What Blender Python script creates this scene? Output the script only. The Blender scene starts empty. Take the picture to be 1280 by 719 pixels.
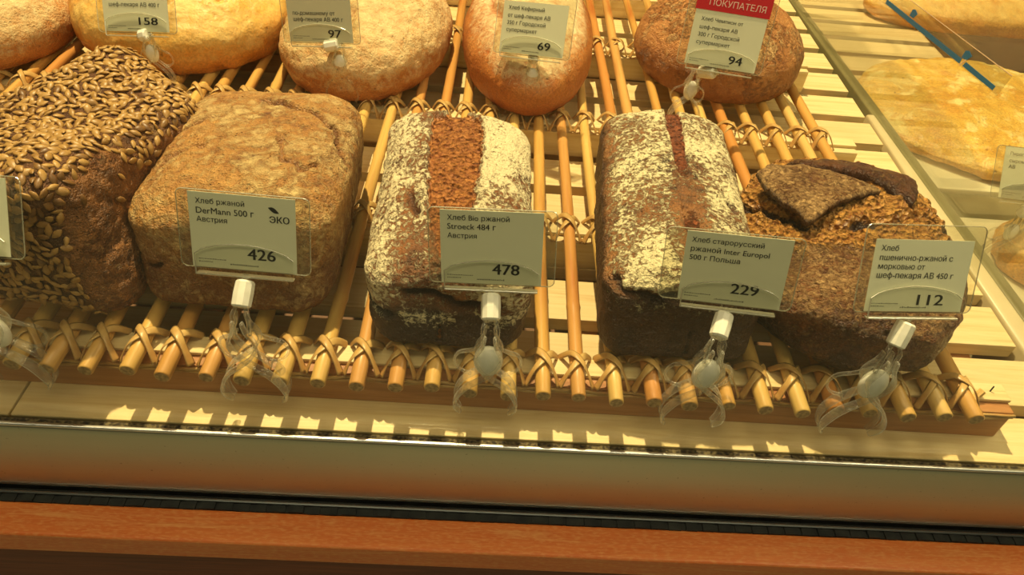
import bpy, bmesh, math, random
import numpy as np
from mathutils import Vector, Matrix, Euler, noise

SC = bpy.context.scene
COL = SC.collection
random.seed(7)
PI = math.pi

# ------------------------------------------------------------------ camera
cam_d = bpy.data.cameras.new('camera')
cam = bpy.data.objects.new('camera', cam_d)
COL.objects.link(cam)
cam.location = (-0.03157, -0.30743, 0.40825)
cam.rotation_euler = (0.81150, -0.07181, 0.01634)
cam_d.sensor_width = 36.0
cam_d.lens = 899.3 / 1280 * 36.0
cam_d.clip_start = 0.01
cam_d.clip_end = 50
SC.camera = cam

# ------------------------------------------------------------------ world, exposure
w = bpy.data.worlds.new('world')
SC.world = w
w.use_nodes = True
bg = w.node_tree.nodes['Background']
bg.inputs[0].default_value = (0.84, 0.75, 0.46, 1)
bg.inputs[1].default_value = 0.035
SC.view_settings.view_transform = 'Standard'
SC.view_settings.look = 'None'
SC.view_settings.gamma = 1
SC.view_settings.exposure = 0.0

def light(name, kind, loc, energy, col, size=0.1, size_y=None, target=None):
    d = bpy.data.lights.new(name, kind)
    d.energy = energy
    d.color = col
    if kind == 'AREA':
        d.size = size
        if size_y:
            d.shape = 'RECTANGLE'
            d.size_y = size_y
    else:
        d.shadow_soft_size = size
    o = bpy.data.objects.new(name, d)
    o.location = loc
    if target:
        o.rotation_euler = (Vector(target) - Vector(loc)).to_track_quat('-Z', 'Y').to_euler()
    COL.objects.link(o)
    return o

KEY = light('case_spot_lamp', 'POINT', (-0.36, 1.20, 2.70), 480, (1.0, 0.79, 0.42), 0.03)
FILL = light('case_fill_light', 'AREA', (0.0, 0.30, 1.05), 1.0, (1.0, 0.80, 0.46), 1.5, 0.25, (0, 0.22, 0))  # added soft fill above the case, no known fixture
FRONT_FILL = light('front_fill_light', 'AREA', (0.10, -1.95, 1.55), 5.5, (1.0, 0.90, 0.60), 2.6, 0.3, (0, -0.05, 0))  # added fill from the customer side for cards, rail and ledge
LEDGE_FILL = light('ledge_fill_light', 'AREA', (0.10, -0.30, 1.45), 7.5, (1.0, 0.86, 0.56), 2.6, 0.12, (0.10, -0.07, 0))  # added light that keeps the ledge bright, no lamp known there
SIDE_FILL = light('side_fill_light', 'AREA', (0.80, 0.22, 0.95), 3.4, (1.0, 0.84, 0.50), 0.5, 0.2, (0.66, 0.40, 0))  # added light that brightens the section behind the side glass

# ------------------------------------------------------------------ node helper
def lin(r, g, b):
    f = lambda c: ((c / 255 + 0.055) / 1.055) ** 2.4 if c > 10 else c / 255 / 12.92
    return (f(r), f(g), f(b), 1)

class NT:
    def __init__(s, name):
        s.m = bpy.data.materials.new(name)
        s.m.use_nodes = True
        s.t = s.m.node_tree
        s.t.nodes.clear()
        s.out = s.t.nodes.new('ShaderNodeOutputMaterial')
    def n(s, kind, ins=None, **props):
        x = s.t.nodes.new('ShaderNode' + kind)
        for k, v in props.items():
            setattr(x, k, v)
        for k, v in (ins or {}).items():
            s.set(x.inputs[k], v)
        return x
    def set(s, sock, v):
        if isinstance(v, bpy.types.NodeSocket):
            s.t.links.new(v, sock)
        else:
            sock.default_value = v
    def coord(s, scale=(1, 1, 1), src='Object', loc=(0, 0, 0)):
        tc = s.n('TexCoord')
        mp = s.n('Mapping', {'Vector': tc.outputs[src], 'Scale': scale, 'Location': loc})
        return mp.outputs[0]
    def noise(s, vec, scale, detail=3, rough=0.55, dist=0.0):
        return s.n('TexNoise', {'Vector': vec, 'Scale': scale, 'Detail': detail, 'Roughness': rough, 'Distortion': dist}).outputs[0]
    def vor(s, vec, scale, feature='F1', rnd=1.0):
        return s.n('TexVoronoi', {'Vector': vec, 'Scale': scale, 'Randomness': rnd}, feature=feature).outputs['Distance']
    def ramp(s, fac, stops):
        r = s.n('ValToRGB', {'Fac': fac})
        e = r.color_ramp.elements
        while len(e) < len(stops):
            e.new(0.5)
        for i, (p, c) in enumerate(stops):
            e[i].position = p
            e[i].color = c if len(c) == 4 else (*c, 1)
        return r.outputs[0]
    def mr(s, v, a, b, c=0.0, d=1.0):
        return s.n('MapRange', {'Value': v, 'From Min': a, 'From Max': b, 'To Min': c, 'To Max': d}).outputs[0]
    def math(s, op, a, b=0.0):
        x = s.n('Math', operation=op)
        s.set(x.inputs[0], a)
        s.set(x.inputs[1], b)
        return x.outputs[0]
    def mix(s, f, a, b, mode='MIX'):
        x = s.n('Mix', data_type='RGBA', blend_type=mode)
        s.set(x.inputs[0], f)
        s.set(x.inputs[6], a)
        s.set(x.inputs[7], b)
        return x.outputs[2]
    def bump(s, h, strength=0.5, dist=0.001, normal=None):
        ins = {'Height': h, 'Strength': strength, 'Distance': dist}
        if normal is not None:
            ins['Normal'] = normal
        return s.n('Bump', ins).outputs[0]
    def attr(s, name):
        return s.n('Attribute', attribute_name=name).outputs['Fac']
    def pbr(s, col, rough=0.5, metal=0.0, normal=None, **kw):
        ins = {'Base Color': col, 'Roughness': rough, 'Metallic': metal}
        if normal is not None:
            ins['Normal'] = normal
        for k, v in kw.items():
            ins[k.replace('_', ' ')] = v
        b = s.n('BsdfPrincipled', ins)
        s.t.links.new(b.outputs[0], s.out.inputs[0])
        return b

M = {}
def wood(name, c1, c2, c3, grain=(1.5, 26, 26), rough=0.5, rnd=0.12, fleck=False, bump=0.25):
    k = NT(name)
    oi = k.n('ObjectInfo')
    tc = k.n('TexCoord')
    off = k.n('VectorMath', {0: tc.outputs['Object']}, operation='ADD')
    sc = k.n('VectorMath', {0: (3.1, 1.7, 0.6)}, operation='SCALE')
    k.set(sc.inputs['Scale'], oi.outputs['Random'])
    k.set(off.inputs[1], sc.outputs[0])
    mp = k.n('Mapping', {'Vector': off.outputs[0], 'Scale': grain})
    v = mp.outputs[0]
    n1 = k.noise(v, 4.0, 5, 0.6, 1.2)
    n2 = k.noise(v, 22.0, 3, 0.6)
    col = k.ramp(n1, [(0.3, c1), (0.55, c2), (0.75, c3)])
    col = k.mix(k.mr(n2, 0.52, 0.75, 0, 0.35), col, c3)
    if fleck:
        mp2 = k.n('Mapping', {'Vector': off.outputs[0], 'Scale': (70, 260, 260)})
        f = k.noise(mp2.outputs[0], 3.0, 2, 0.5)
        col = k.mix(k.mr(f, 0.48, 0.66, 0, 0.4), col, c3)
    val = k.mr(oi.outputs['Random'], 0, 1, 1 - rnd, 1 + rnd * 0.5)
    hsv = k.n('HueSaturation', {'Color': col, 'Value': val})
    k.pbr(hsv.outputs[0], rough, normal=k.bump(k.math('ADD', n1, n2), bump, 0.0006))
    M[name] = k.m

wood('slat_wood', lin(236, 216, 164), lin(228, 204, 146), lin(204, 172, 112), (1.2, 22, 22), 0.55, 0.08)
wood('bar_wood', lin(190, 138, 82), lin(176, 120, 66), lin(144, 94, 48), (2.0, 22, 22), 0.5, 0.08)
wood('ledge_wood', lin(246, 140, 66), lin(234, 120, 50), lin(254, 182, 104), (2, 30, 30), 0.36, 0.02, True, 0.12)
wood('front_panel_wood', lin(140, 72, 38), lin(120, 58, 30), lin(98, 46, 22), (2, 30, 30), 0.5, 0.02)

def mat_cane():
    k = NT('cane')
    oi = k.n('ObjectInfo')
    v = k.coord((40, 5, 40))
    n1 = k.noise(v, 1.6, 3)
    v2 = k.coord((260, 10, 260))
    n2 = k.noise(v2, 1.2, 2)
    base = k.ramp(oi.outputs['Random'], [(0.0, lin(214, 164, 84)), (0.3, lin(228, 190, 108)), (0.6, lin(218, 172, 92)), (0.85, lin(206, 142, 72)), (1.0, lin(230, 196, 118))])
    col = k.mix(k.mr(n1, 0.50, 0.72, 0, 0.75), base, lin(176, 96, 42))
    col = k.mix(k.mr(n2, 0.55, 0.8, 0, 0.4), col, lin(150, 100, 52))
    k.pbr(col, 0.33, normal=k.bump(n2, 0.3, 0.0004))
    M['cane'] = k.m
mat_cane()

def simple(name, col, rough=0.5, metal=0.0, bumpscale=None, bump=0.2, var=None, **kw):
    k = NT(name)
    v = k.coord()
    c = col
    if var:
        c = k.mix(k.mr(k.noise(v, var[1], 4), 0.35, 0.7), col, var[0])
    nrm = k.bump(k.noise(v, bumpscale, 3), bump, 0.0006) if bumpscale else None
    k.pbr(c, rough, metal, nrm, **kw)
    M[name] = k.m
    return k

simple('cane_end', lin(206, 170, 112), 0.8, bumpscale=700, var=(lin(140, 104, 62), 400))
simple('cane_binding', lin(212, 176, 108), 0.3, bumpscale=500, var=(lin(178, 130, 70), 60))
simple('paper_card', lin(226, 227, 194), 0.7, bumpscale=60, bump=0.08)
simple('ink', lin(26, 26, 24), 0.7)
simple('grey_ink', lin(128, 128, 108), 0.7)
simple('white_ink', lin(238, 205, 190), 0.7)
simple('red_card', lin(196, 24, 30), 0.5, bumpscale=60, bump=0.05)
simple('milky_plastic', lin(252, 250, 236), 0.3, var=(lin(240, 238, 216), 120))
simple('rubber_black', lin(30, 32, 28), 0.7, bumpscale=300, bump=0.6, var=(lin(52, 54, 46), 90))
simple('polished', lin(244, 244, 234), 0.34, 1.0)
simple('steel_strip', lin(190, 194, 186), 0.3, 1.0)
simple('cream_rail', lin(214, 200, 158), 0.4, bumpscale=20, bump=0.03, var=(lin(198, 182, 138), 8))
simple('olive_rail', lin(150, 142, 98), 0.35, bumpscale=30, bump=0.03, var=(lin(128, 120, 80), 12))
simple('case_back', lin(84, 58, 34), 0.7, bumpscale=20, var=(lin(64, 42, 24), 5))
simple('case_floor', lin(120, 82, 46), 0.6, bumpscale=20, var=(lin(120, 80, 46), 7))
simple('shop_floor', lin(186, 190, 168), 0.35, bumpscale=4, bump=0.02, var=(lin(120, 122, 104), 2))
simple('white_board', lin(236, 230, 196), 0.45, bumpscale=30, bump=0.05, var=(lin(224, 214, 176), 12))
simple('steel_tray', lin(150, 144, 100), 0.35, 0.6, bumpscale=240, bump=0.15, var=(lin(126, 122, 84), 30))
simple('blue_print', lin(30, 110, 160), 0.4)
simple('sticker_edge', lin(226, 196, 160), 0.5)

def mat_alu():
    k = NT('brushed_aluminium')
    v = k.coord((0.6, 30, 30))
    n = k.noise(v, 8, 2)
    v2 = k.coord((1, 1, 1))
    sp = k.noise(v2, 420, 1)
    col = k.mix(k.mr(sp, 0.70, 0.80, 0, 0.5), lin(206, 204, 184), lin(100, 92, 72))
    k.pbr(col, k.mr(n, 0.3, 0.7, 0.36, 0.42), 1.0, k.bump(n, 0.01, 0.0002))
    M['alu'] = k.m
mat_alu()

def mat_seal():
    k = NT('speckled_seal')
    v = k.coord()
    n = k.noise(v, 420, 2)
    k.pbr(k.ramp(n, [(0.4, lin(44, 36, 22)), (0.65, lin(120, 106, 68))]), 0.8, normal=k.bump(n, 0.6, 0.001))
    M['seal'] = k.m
mat_seal()

def clear(name, tint, gloss_rough, ior=1.49, haze=0.0, hazecol=None, floor=0.0):
    """thin clear sheet: fresnel reflection over straight transmission, with an optional pale layer"""
    k = NT(name)
    tr = k.n('BsdfTransparent', {'Color': tint})
    gl = k.n('BsdfGlossy', {'Color': (1, 1, 1, 1), 'Roughness': gloss_rough})
    bf = k.n('NewGeometry').outputs['Backfacing']
    fr = k.n('Fresnel', {'IOR': k.mr(bf, 0, 1, ior, 1.0 / ior)})   # a thin sheet reflects alike on both faces
    f = k.mr(fr.outputs[0], 0, 1, floor, 1)
    mx = k.n('MixShader', {0: f, 1: tr.outputs[0], 2: gl.outputs[0]})
    res = mx.outputs[0]
    if haze:
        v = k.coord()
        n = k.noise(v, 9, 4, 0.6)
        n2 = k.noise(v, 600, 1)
        df = k.n('BsdfDiffuse', {'Color': hazecol or lin(220, 214, 180)})
        fac = k.math('ADD', k.mr(n, 0.3, 0.75, haze * 0.5, haze * 1.5), k.mr(n2, 0.72, 0.8, 0, 0.25))
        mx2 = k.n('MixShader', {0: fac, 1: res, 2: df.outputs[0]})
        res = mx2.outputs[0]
    k.t.links.new(res, k.out.inputs[0])
    M[name] = k.m
clear('front_glass', (0.98, 0.985, 0.96, 1), 0.01, 1.30)
clear('side_glass', (0.97, 0.97, 0.92, 1), 0.02, 1.5, 0.075)  # pale diffuse layer paints the haze over the pane
clear('clear_plate', (0.93, 0.93, 0.88, 1), 0.03, 1.35, 0.05, floor=0.02)
clear('clear_lip', (0.99, 0.99, 0.97, 1), 0.03, 1.3)
clear('clear_edge', (0.92, 0.92, 0.86, 1), 0.15, 1.5, 0.30, lin(240, 238, 214), floor=0.20)  # whitish diffuse paints the bright edge highlights of the plastic

def mat_clip():
    k = NT('clear_clip')
    v = k.coord()
    nr = k.bump(k.noise(v, 220, 2), 0.6, 0.002)
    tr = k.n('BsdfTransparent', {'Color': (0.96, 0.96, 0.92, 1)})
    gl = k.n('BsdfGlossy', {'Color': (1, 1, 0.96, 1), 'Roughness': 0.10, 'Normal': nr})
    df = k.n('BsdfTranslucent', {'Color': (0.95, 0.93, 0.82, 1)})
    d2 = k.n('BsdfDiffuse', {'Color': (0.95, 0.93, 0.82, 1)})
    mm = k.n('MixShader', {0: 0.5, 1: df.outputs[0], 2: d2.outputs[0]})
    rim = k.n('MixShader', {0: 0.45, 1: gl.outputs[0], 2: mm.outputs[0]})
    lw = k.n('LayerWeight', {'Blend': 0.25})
    f = k.math('ADD', k.mr(lw.outputs['Facing'], 0.10, 0.9, 0.10, 0.95), k.mr(k.noise(v, 300, 2), 0.6, 0.72, 0, 0.18))  # white rims and sparkle painted in by facing angle and noise
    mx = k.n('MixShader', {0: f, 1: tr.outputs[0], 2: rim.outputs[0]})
    k.t.links.new(mx.outputs[0], k.out.inputs[0])
    M['clip'] = k.m
mat_clip()

def bread(name, crust, crust2, dark, flourc, crumb1, crumb2, nscale=60, fscale=150, bumpk=0.6, rough=0.62, gloss_dark=0.0, fsoft=0.12, stretch=(1, 1, 1)):
    """attributes: flour (how much flour lies there), crumb (torn open), crust_dark (pan crust, plus shade painted low down and into cracks)"""
    k = NT(name)
    v = k.coord()
    vs = k.coord(stretch)
    big = k.noise(v, nscale * 0.35, 4, 0.6)
    mid = k.noise(v, nscale * 2.2, 4, 0.65)
    fine = k.noise(v, nscale * 9, 3, 0.6)
    grit = k.noise(v, nscale * 20, 2, 0.6)
    col = k.ramp(k.math('ADD', k.math('MULTIPLY', big, 0.5), k.math('MULTIPLY', mid, 0.5)), [(0.34, dark), (0.48, crust), (0.62, crust2)])
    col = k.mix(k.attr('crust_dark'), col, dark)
    gv = k.n('HueSaturation', {'Color': col, 'Value': k.mr(grit, 0.3, 0.7, 0.72, 1.22)})
    col = gv.outputs[0]
    # dark pores
    pv = k.vor(v, nscale * 5)
    pores = k.mr(pv, 0.08, 0.22, 1, 0)
    pmask = k.mr(k.noise(v, nscale * 1.3, 2), 0.52, 0.6)
    pores = k.math('MULTIPLY', pores, pmask)
    col = k.mix(k.math('MULTIPLY', pores, 0.7), col, (dark[0] * 0.35, dark[1] * 0.3, dark[2] * 0.3, 1))
    fn = k.noise(vs, fscale, 5, 0.72, 0.6)
    fa = k.attr('flour')
    thr = k.math('SUBTRACT', 1.0, fa)
    fl = k.mr(k.math('SUBTRACT', k.mr(fn, 0.28, 0.72), thr), -fsoft, fsoft)
    ff = k.math('MULTIPLY', fl, k.mr(fa, 0.0, 0.08))
    col = k.mix(k.math('MULTIPLY', ff, 0.9), col, flourc)
    ca = k.attr('crumb')
    cn = k.noise(v, nscale * 3.5, 4, 0.7)
    cv = k.vor(v, nscale * 4.2)
    ccol = k.ramp(cn, [(0.35, crumb1), (0.62, crumb2)])
    ccol = k.mix(k.mr(cv, 0.02, 0.3, 0.75, 0), ccol, (crumb1[0] * 0.3, crumb1[1] * 0.25, crumb1[2] * 0.25, 1))
    cm = k.mr(k.math('ADD', ca, k.mr(cn, 0.3, 0.7, -0.25, 0.25)), 0.4, 0.6)
    col = k.mix(cm, col, ccol)
    h = k.math('ADD', k.math('MULTIPLY', mid, 1.2), k.math('MULTIPLY', fine, 0.5))
    h = k.math('SUBTRACT', h, k.math('MULTIPLY', pores, 0.7))
    h = k.math('ADD', h, k.math('MULTIPLY', ff, 0.35))
    hc = k.math('ADD', k.math('MULTIPLY', cn, 1.6), k.math('MULTIPLY', cv, 2.0))
    hh = k.n('Mix', {0: cm, 2: h, 3: hc}).outputs[0]
    rr = k.math('ADD', rough - 0.14, k.math('MULTIPLY', ff, 0.35))
    k.pbr(col, rr, normal=k.bump(hh, min(1.0, bumpk), 0.0045), Specular_IOR_Level=0.6)
    M[name] = k.m

bread('rye_crust', lin(180, 126, 62), lin(210, 158, 86), lin(112, 66, 30), lin(226, 196, 132), lin(120, 60, 26), lin(170, 96, 44), 60, 140, 0.9, fsoft=.3)
bread('dusted_rye', lin(146, 92, 48), lin(172, 112, 62), lin(56, 32, 18), lin(244, 230, 184), lin(140, 74, 32), lin(212, 140, 72), 60, 330, 0.9, stretch=(0.8, 0.6, 1))
bread('white_dusted_rye', lin(150, 98, 52), lin(172, 118, 64), lin(46, 29, 20), lin(246, 234, 184), lin(96, 42, 20), lin(164, 90, 46), 60, 270, 0.95, fsoft=0.13)
bread('seeded_crust', lin(154, 100, 50), lin(180, 122, 64), lin(78, 44, 22), lin(196, 156, 100), lin(118, 62, 30), lin(150, 90, 46), 70, 100, 1.0)
bread('cracked_crust', lin(112, 66, 36), lin(148, 92, 50), lin(52, 28, 16), lin(214, 172, 112), lin(146, 84, 34), lin(236, 176, 92), 60, 300, 1.0, 0.45, fsoft=.3)
bread('golden_crust', lin(226, 162, 60), lin(236, 182, 80), lin(204, 126, 44), lin(244, 218, 138), lin(230, 190, 110), lin(240, 210, 130), 22, 60, 0.35, 0.5, fsoft=0.8)
bread('rustic_crust', lin(206, 138, 66), lin(222, 164, 92), lin(164, 92, 40), lin(240, 220, 164), lin(200, 140, 80), lin(220, 170, 100), 40, 110, 0.6, fsoft=0.5)
bread('orange_crust', lin(194, 118, 54), lin(212, 142, 72), lin(164, 90, 40), lin(240, 220, 168), lin(200, 140, 80), lin(220, 170, 100), 30, 160, 0.4, fsoft=0.4)
bread('bran_crust', lin(196, 130, 68), lin(220, 158, 92), lin(150, 88, 42), lin(222, 180, 120), lin(150, 90, 46), lin(190, 130, 74), 80, 90, 0.9)
bread('cheese_top', lin(236, 186, 78), lin(246, 206, 104), lin(214, 146, 50), lin(250, 228, 150), lin(236, 190, 84), lin(246, 216, 120), 22, 30, 0.5, 0.5)
def mat_seed():
    k = NT('sunflower_seed')
    oi = k.n('ObjectInfo')
    v = k.coord()
    n = k.noise(v, 300, 2)
    g = k.n('NewGeometry')
    wn = k.noise(k.n('Mapping', {'Vector': g.outputs['Position'], 'Scale': (1, 1, 1)}).outputs[0], 110, 2)
    rnd = k.math('MULTIPLY', k.math('ADD', oi.outputs['Random'], wn), 0.5)
    col = k.ramp(rnd, [(0.25, lin(118, 82, 42)), (0.5, lin(166, 126, 68)), (0.75, lin(200, 160, 94))])
    col = k.mix(k.mr(n, 0.5, 0.7, 0, 0.35), col, lin(128, 84, 40))
    k.pbr(col, 0.42, normal=k.bump(n, 0.2, 0.0005))
    M['seed'] = k.m
mat_seed()

# ------------------------------------------------------------------ mesh helpers
def link(name, me, m=None, parent=None, smooth=True):
    if m is not None and not me.materials:
        me.materials.append(m)
    if smooth:
        me.polygons.foreach_set('use_smooth', [True] * len(me.polygons))
    o = bpy.data.objects.new(name, me)
    COL.objects.link(o)
    if parent:
        o.parent = parent
    return o

def from_bm(name, bm, m=None, parent=None, smooth=False):
    me = bpy.data.meshes.new(name)
    bm.normal_update()
    bm.to_mesh(me)
    bm.free()
    return link(name, me, m, parent, smooth)

def thing(name, label, cat, loc=(0, 0, 0), rot=(0, 0, 0), group=None):
    o = bpy.data.objects.new(name, None)
    o.empty_display_size = 0.02
    COL.objects.link(o)
    o.location = loc
    o.rotation_euler = rot
    return tag(o, label, cat, group)

def tag(o, label, cat, group=None):
    o['label'] = label
    o['category'] = cat
    if group:
        o['group'] = group
    return o

def box_bm(x0, x1, y0, y1, z0, z1, bevel=0.0, seg=1, bm=None):
    b = bm or bmesh.new()
    r = bmesh.ops.create_cube(b, size=1.0)
    vs = r['verts']
    for v in vs:
        v.co = Vector((x0 + (v.co.x + .5) * (x1 - x0), y0 + (v.co.y + .5) * (y1 - y0), z0 + (v.co.z + .5) * (z1 - z0)))
    if bevel:
        es = list({e for v in vs for e in v.link_edges})
        bmesh.ops.bevel(b, geom=es, offset=bevel, segments=seg, affect='EDGES', profile=0.6)
    return b

def sweep(bm, pts, rads, n=8, ref=Vector((0, 0, 1)), caps=True, cap_mat=None):
    """tube through pts; rads = list of (ra, rb): ra across, rb along the reference normal"""
    rings = []
    N = len(pts)
    for i, p in enumerate(pts):
        t = (pts[min(i + 1, N - 1)] - pts[max(i - 1, 0)]).normalized()
        a = t.cross(ref)
        if a.length < 1e-5:
            a = t.cross(Vector((1, 0, 0)))
        a.normalize()
        b = a.cross(t).normalized()
        ra, rb = rads[i]
        rings.append([bm.verts.new(p + a * (ra * math.cos(2 * PI * k / n)) + b * (rb * math.sin(2 * PI * k / n))) for k in range(n)])
    for i in range(N - 1):
        for k in range(n):
            bm.faces.new((rings[i][k], rings[i][(k + 1) % n], rings[i + 1][(k + 1) % n], rings[i + 1][k]))
    if caps:
        f1 = bm.faces.new(rings[0][::-1])
        f2 = bm.faces.new(rings[-1])
        if cap_mat is not None:
            f1.material_index = cap_mat
            f2.material_index = cap_mat
    return bm

def smooth_path(P, k=5):
    """Catmull-Rom through control points"""
    P = [Vector(p) for p in P]
    Q = [P[0]] + P + [P[-1]]
    out = []
    for i in range(1, len(Q) - 2):
        for j in range(k):
            t = j / k
            a, b, c, d = Q[i - 1], Q[i], Q[i + 1], Q[i + 2]
            out.append(0.5 * ((2 * b) + (c - a) * t + (2 * a - 5 * b + 4 * c - d) * t * t + (3 * b - a - 3 * c + d) * t ** 3))
    out.append(P[-1])
    return out

# ------------------------------------------------------------------ the display case (setting)
STICK_Z = 0.0368                 # axis height of the canes on their bars
STICK_R = 0.0053
BAR_H = 0.0280
TOP = 0.0310                     # loaves are modelled on this level, then scaled about the camera onto the canes by seat()
CAM_SCALE = 0.9708  # shrink factor about the camera position, baked into the cane spacing too
def toward_camera(c):
    return (c[0] * CAM_SCALE - 0.0009, c[1] * CAM_SCALE - 0.0090, c[2] * CAM_SCALE + 0.0119)

case = thing('display_case', 'glass fronted bakery display case with aluminium rail and orange wooden ledge', 'display case', (0, -0.0272, 0), (0, 0, 0.0081))
L = 0.95
# cross-section coordinates below are relative to the case empty (Y = -0.0272)
from_bm('front_glass', box_bm(-L, L, 0.0010, 0.0024, -0.012, 0.62, 0.0003), M['front_glass'], case)
from_bm('seal_strip', box_bm(-L, L, -0.0036, 0.0009, -0.014, 0.0001, 0.0004), M['seal'], case)
def alu_profile():
    bm = bmesh.new()
    prof = [(-0.0037, -0.014), (-0.0037, 0.0006), (-0.0042, 0.0014), (-0.0050, 0.0016), (-0.0060, 0.0010), (-0.0067, -0.0008),
            (-0.0070, -0.006), (-0.0074, -0.020), (-0.0074, -0.050), (-0.0072, -0.066), (-0.0062, -0.0725), (-0.0036, -0.074), (0.012, -0.074), (0.012, -0.014)]
    nx = 2
    cols = []
    for i in range(nx):
        x = -L + 2 * L * i / (nx - 1)
        cols.append([bm.verts.new((x, y, z)) for y, z in prof])
    n = len(prof)
    for k in range(n):
        bm.faces.new((cols[0][k], cols[0][(k + 1) % n], cols[1][(k + 1) % n], cols[1][k]))
    bm.faces.new(cols[0])
    bm.faces.new(cols[1][::-1])
    bmesh.ops.recalc_face_normals(bm, faces=bm.faces)
    return bm
from_bm('polished_lip', box_bm(-L, L, -0.0066, -0.0038, 0.0004, 0.0028, 0.0011, 4), M['polished'], case, smooth=True)
al = from_bm('aluminium_rail', alu_profile(), M['alu'], case, smooth=True)
for md in ('e',):
    m_ = al.modifiers.new('edge_split', 'EDGE_SPLIT')
    m_.split_angle = math.radians(60)
from_bm('steel_strip', box_bm(-L, L, -0.0100, -0.0078, -0.079, -0.0765, 0.0006), M['steel_strip'], case)
bm = box_bm(-L, L, -0.0150, 0.0135, -0.090, -0.0800)
for i in range(150):
    x = -L + 2 * L * (i + 0.5) / 150
    hw = random.uniform(0.0038, 0.0054)
    box_bm(x - hw, x + hw, -0.0154 + random.uniform(-.0004, .0004), -0.0085, -0.0840, -0.0788 + random.uniform(-.0006, .0003), 0, 1, bm)
from_bm('brush_seal', bm, M['rubber_black'], case)
from_bm('wooden_ledge', box_bm(-L, L, -0.0400, -0.0150, -0.104, -0.0800, 0.0022, 3), M['ledge_wood'], case)
from_bm('wooden_front_panel', box_bm(-L, L, -0.0385, -0.0160, -0.80, -0.1042, 0.0), M['front_panel_wood'], case)
o_ = from_bm('case_deck', box_bm(-L, L, 0.014, 1.155, -0.112, -0.0975), M['case_floor'])
tag(o_, 'brown deck of the case seen through the gaps between the shelf slats', 'deck')
o_ = from_bm('wall_back', box_bm(-L, L, 1.16, 1.18, -0.112, 0.45), M['case_back'])
o_['kind'] = 'structure'

fl = from_bm('floor', box_bm(-3, 3, -3, 3, -0.95, -0.92), M['shop_floor'])
fl['kind'] = 'structure'

# ------------------------------------------------------------------ slatted shelf
PITCH = 0.0607
shelf = thing('slatted_shelf', 'pale wooden slatted shelf under the cane tray between the loaves', 'shelf', (0.0, 0, 0))
def slat(i, x0, x1, parent, top=0.0):
    yb = 0.0914 + PITCH * (i - 0.0)
    hw = (x1 - x0) / 2
    d = (0.0455 + random.uniform(-.0012, .0012)) if i > -2 else 0.0398
    bm = box_bm(-hw, hw, 0, d, -0.013, 0, 0.0008, 2)
    o = from_bm('slat', bm, M['slat_wood'], parent)
    o.location = ((x0 + x1) / 2 + random.uniform(-.0012, .0012), yb, top)
    o.rotation_euler = (0, 0, random.uniform(-.002, .002))
    return o
for i in range(-2, 15):
    s = slat(i, -0.3372, 0.4039, shelf)
    if i == -2:
        s.location.x = 0.03335
        s.rotation_euler = (0, 0, 0.0081)
        s.location.y = -0.0245 + .0081 * .0333
for x in (-0.29, 0.05, 0.36):
    from_bm('support_rail', box_bm(x - .012, x + .012, -0.02, 0.90, -0.0970, -0.0132, 0.001), M['bar_wood'], shelf)
shelf2 = thing('slatted_shelf', 'next slatted shelf at the left edge beyond the joint', 'shelf', (0, 0, 0))
for i in range(-2, 15):
    s = slat(i, -0.94, -0.3385, shelf2)
    if i == -2:
        s.rotation_euler = (0, 0, 0.0081)
        s.location.x = -0.6395
        s.location.y = -0.0245 - .0081 * .6395
for x in (-0.42, -0.75):
    from_bm('support_rail', box_bm(x - .012, x + .012, -0.02, 0.90, -0.0970, -0.0132, 0.001), M['bar_wood'], shelf2)

# ------------------------------------------------------------------ cane tray
tray = thing('cane_tray', 'woven cane rack of long round sticks bound over wooden bars', 'tray', (0, 0, 0))
BARS = [0.0, 0.153, 0.326, 0.503, 0.685]
for j, y in enumerate(BARS):
    bm = box_bm(-0.80, 0.3400, y, y + 0.023, 0.0, BAR_H, 0.0012, 2)
    from_bm('wooden_bar', bm, M['bar_wood'] if j == 0 else M['slat_wood'], tray)
    bm = box_bm(-0.80, 0.3405, y + 0.0085, y + 0.0235, BAR_H + .0001, BAR_H + .0032, 0.001, 2)
    from_bm('top_strip', bm, M['slat_wood'], tray)
# nail and cut cane stub on the right end of the front strip
bm = bmesh.new()
sweep(bm, [Vector((0.3280, 0.0158, BAR_H + .002)), Vector((0.3288, 0.0166, BAR_H + .008))], [(0.0005, 0.0005)] * 2, 6)
from_bm('nail', bm, M['rubber_black'], tray)
bm = bmesh.new()
sweep(bm, [Vector((0.3100, 0.006, BAR_H + .003)), Vector((0.3150, 0.010, BAR_H + .005)), Vector((0.3185, 0.012, BAR_H + .008))], [(0.0025, 0.0018)] * 3, 7, cap_mat=0)
from_bm('cane_stub', bm, M['cane'], tray)

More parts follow.
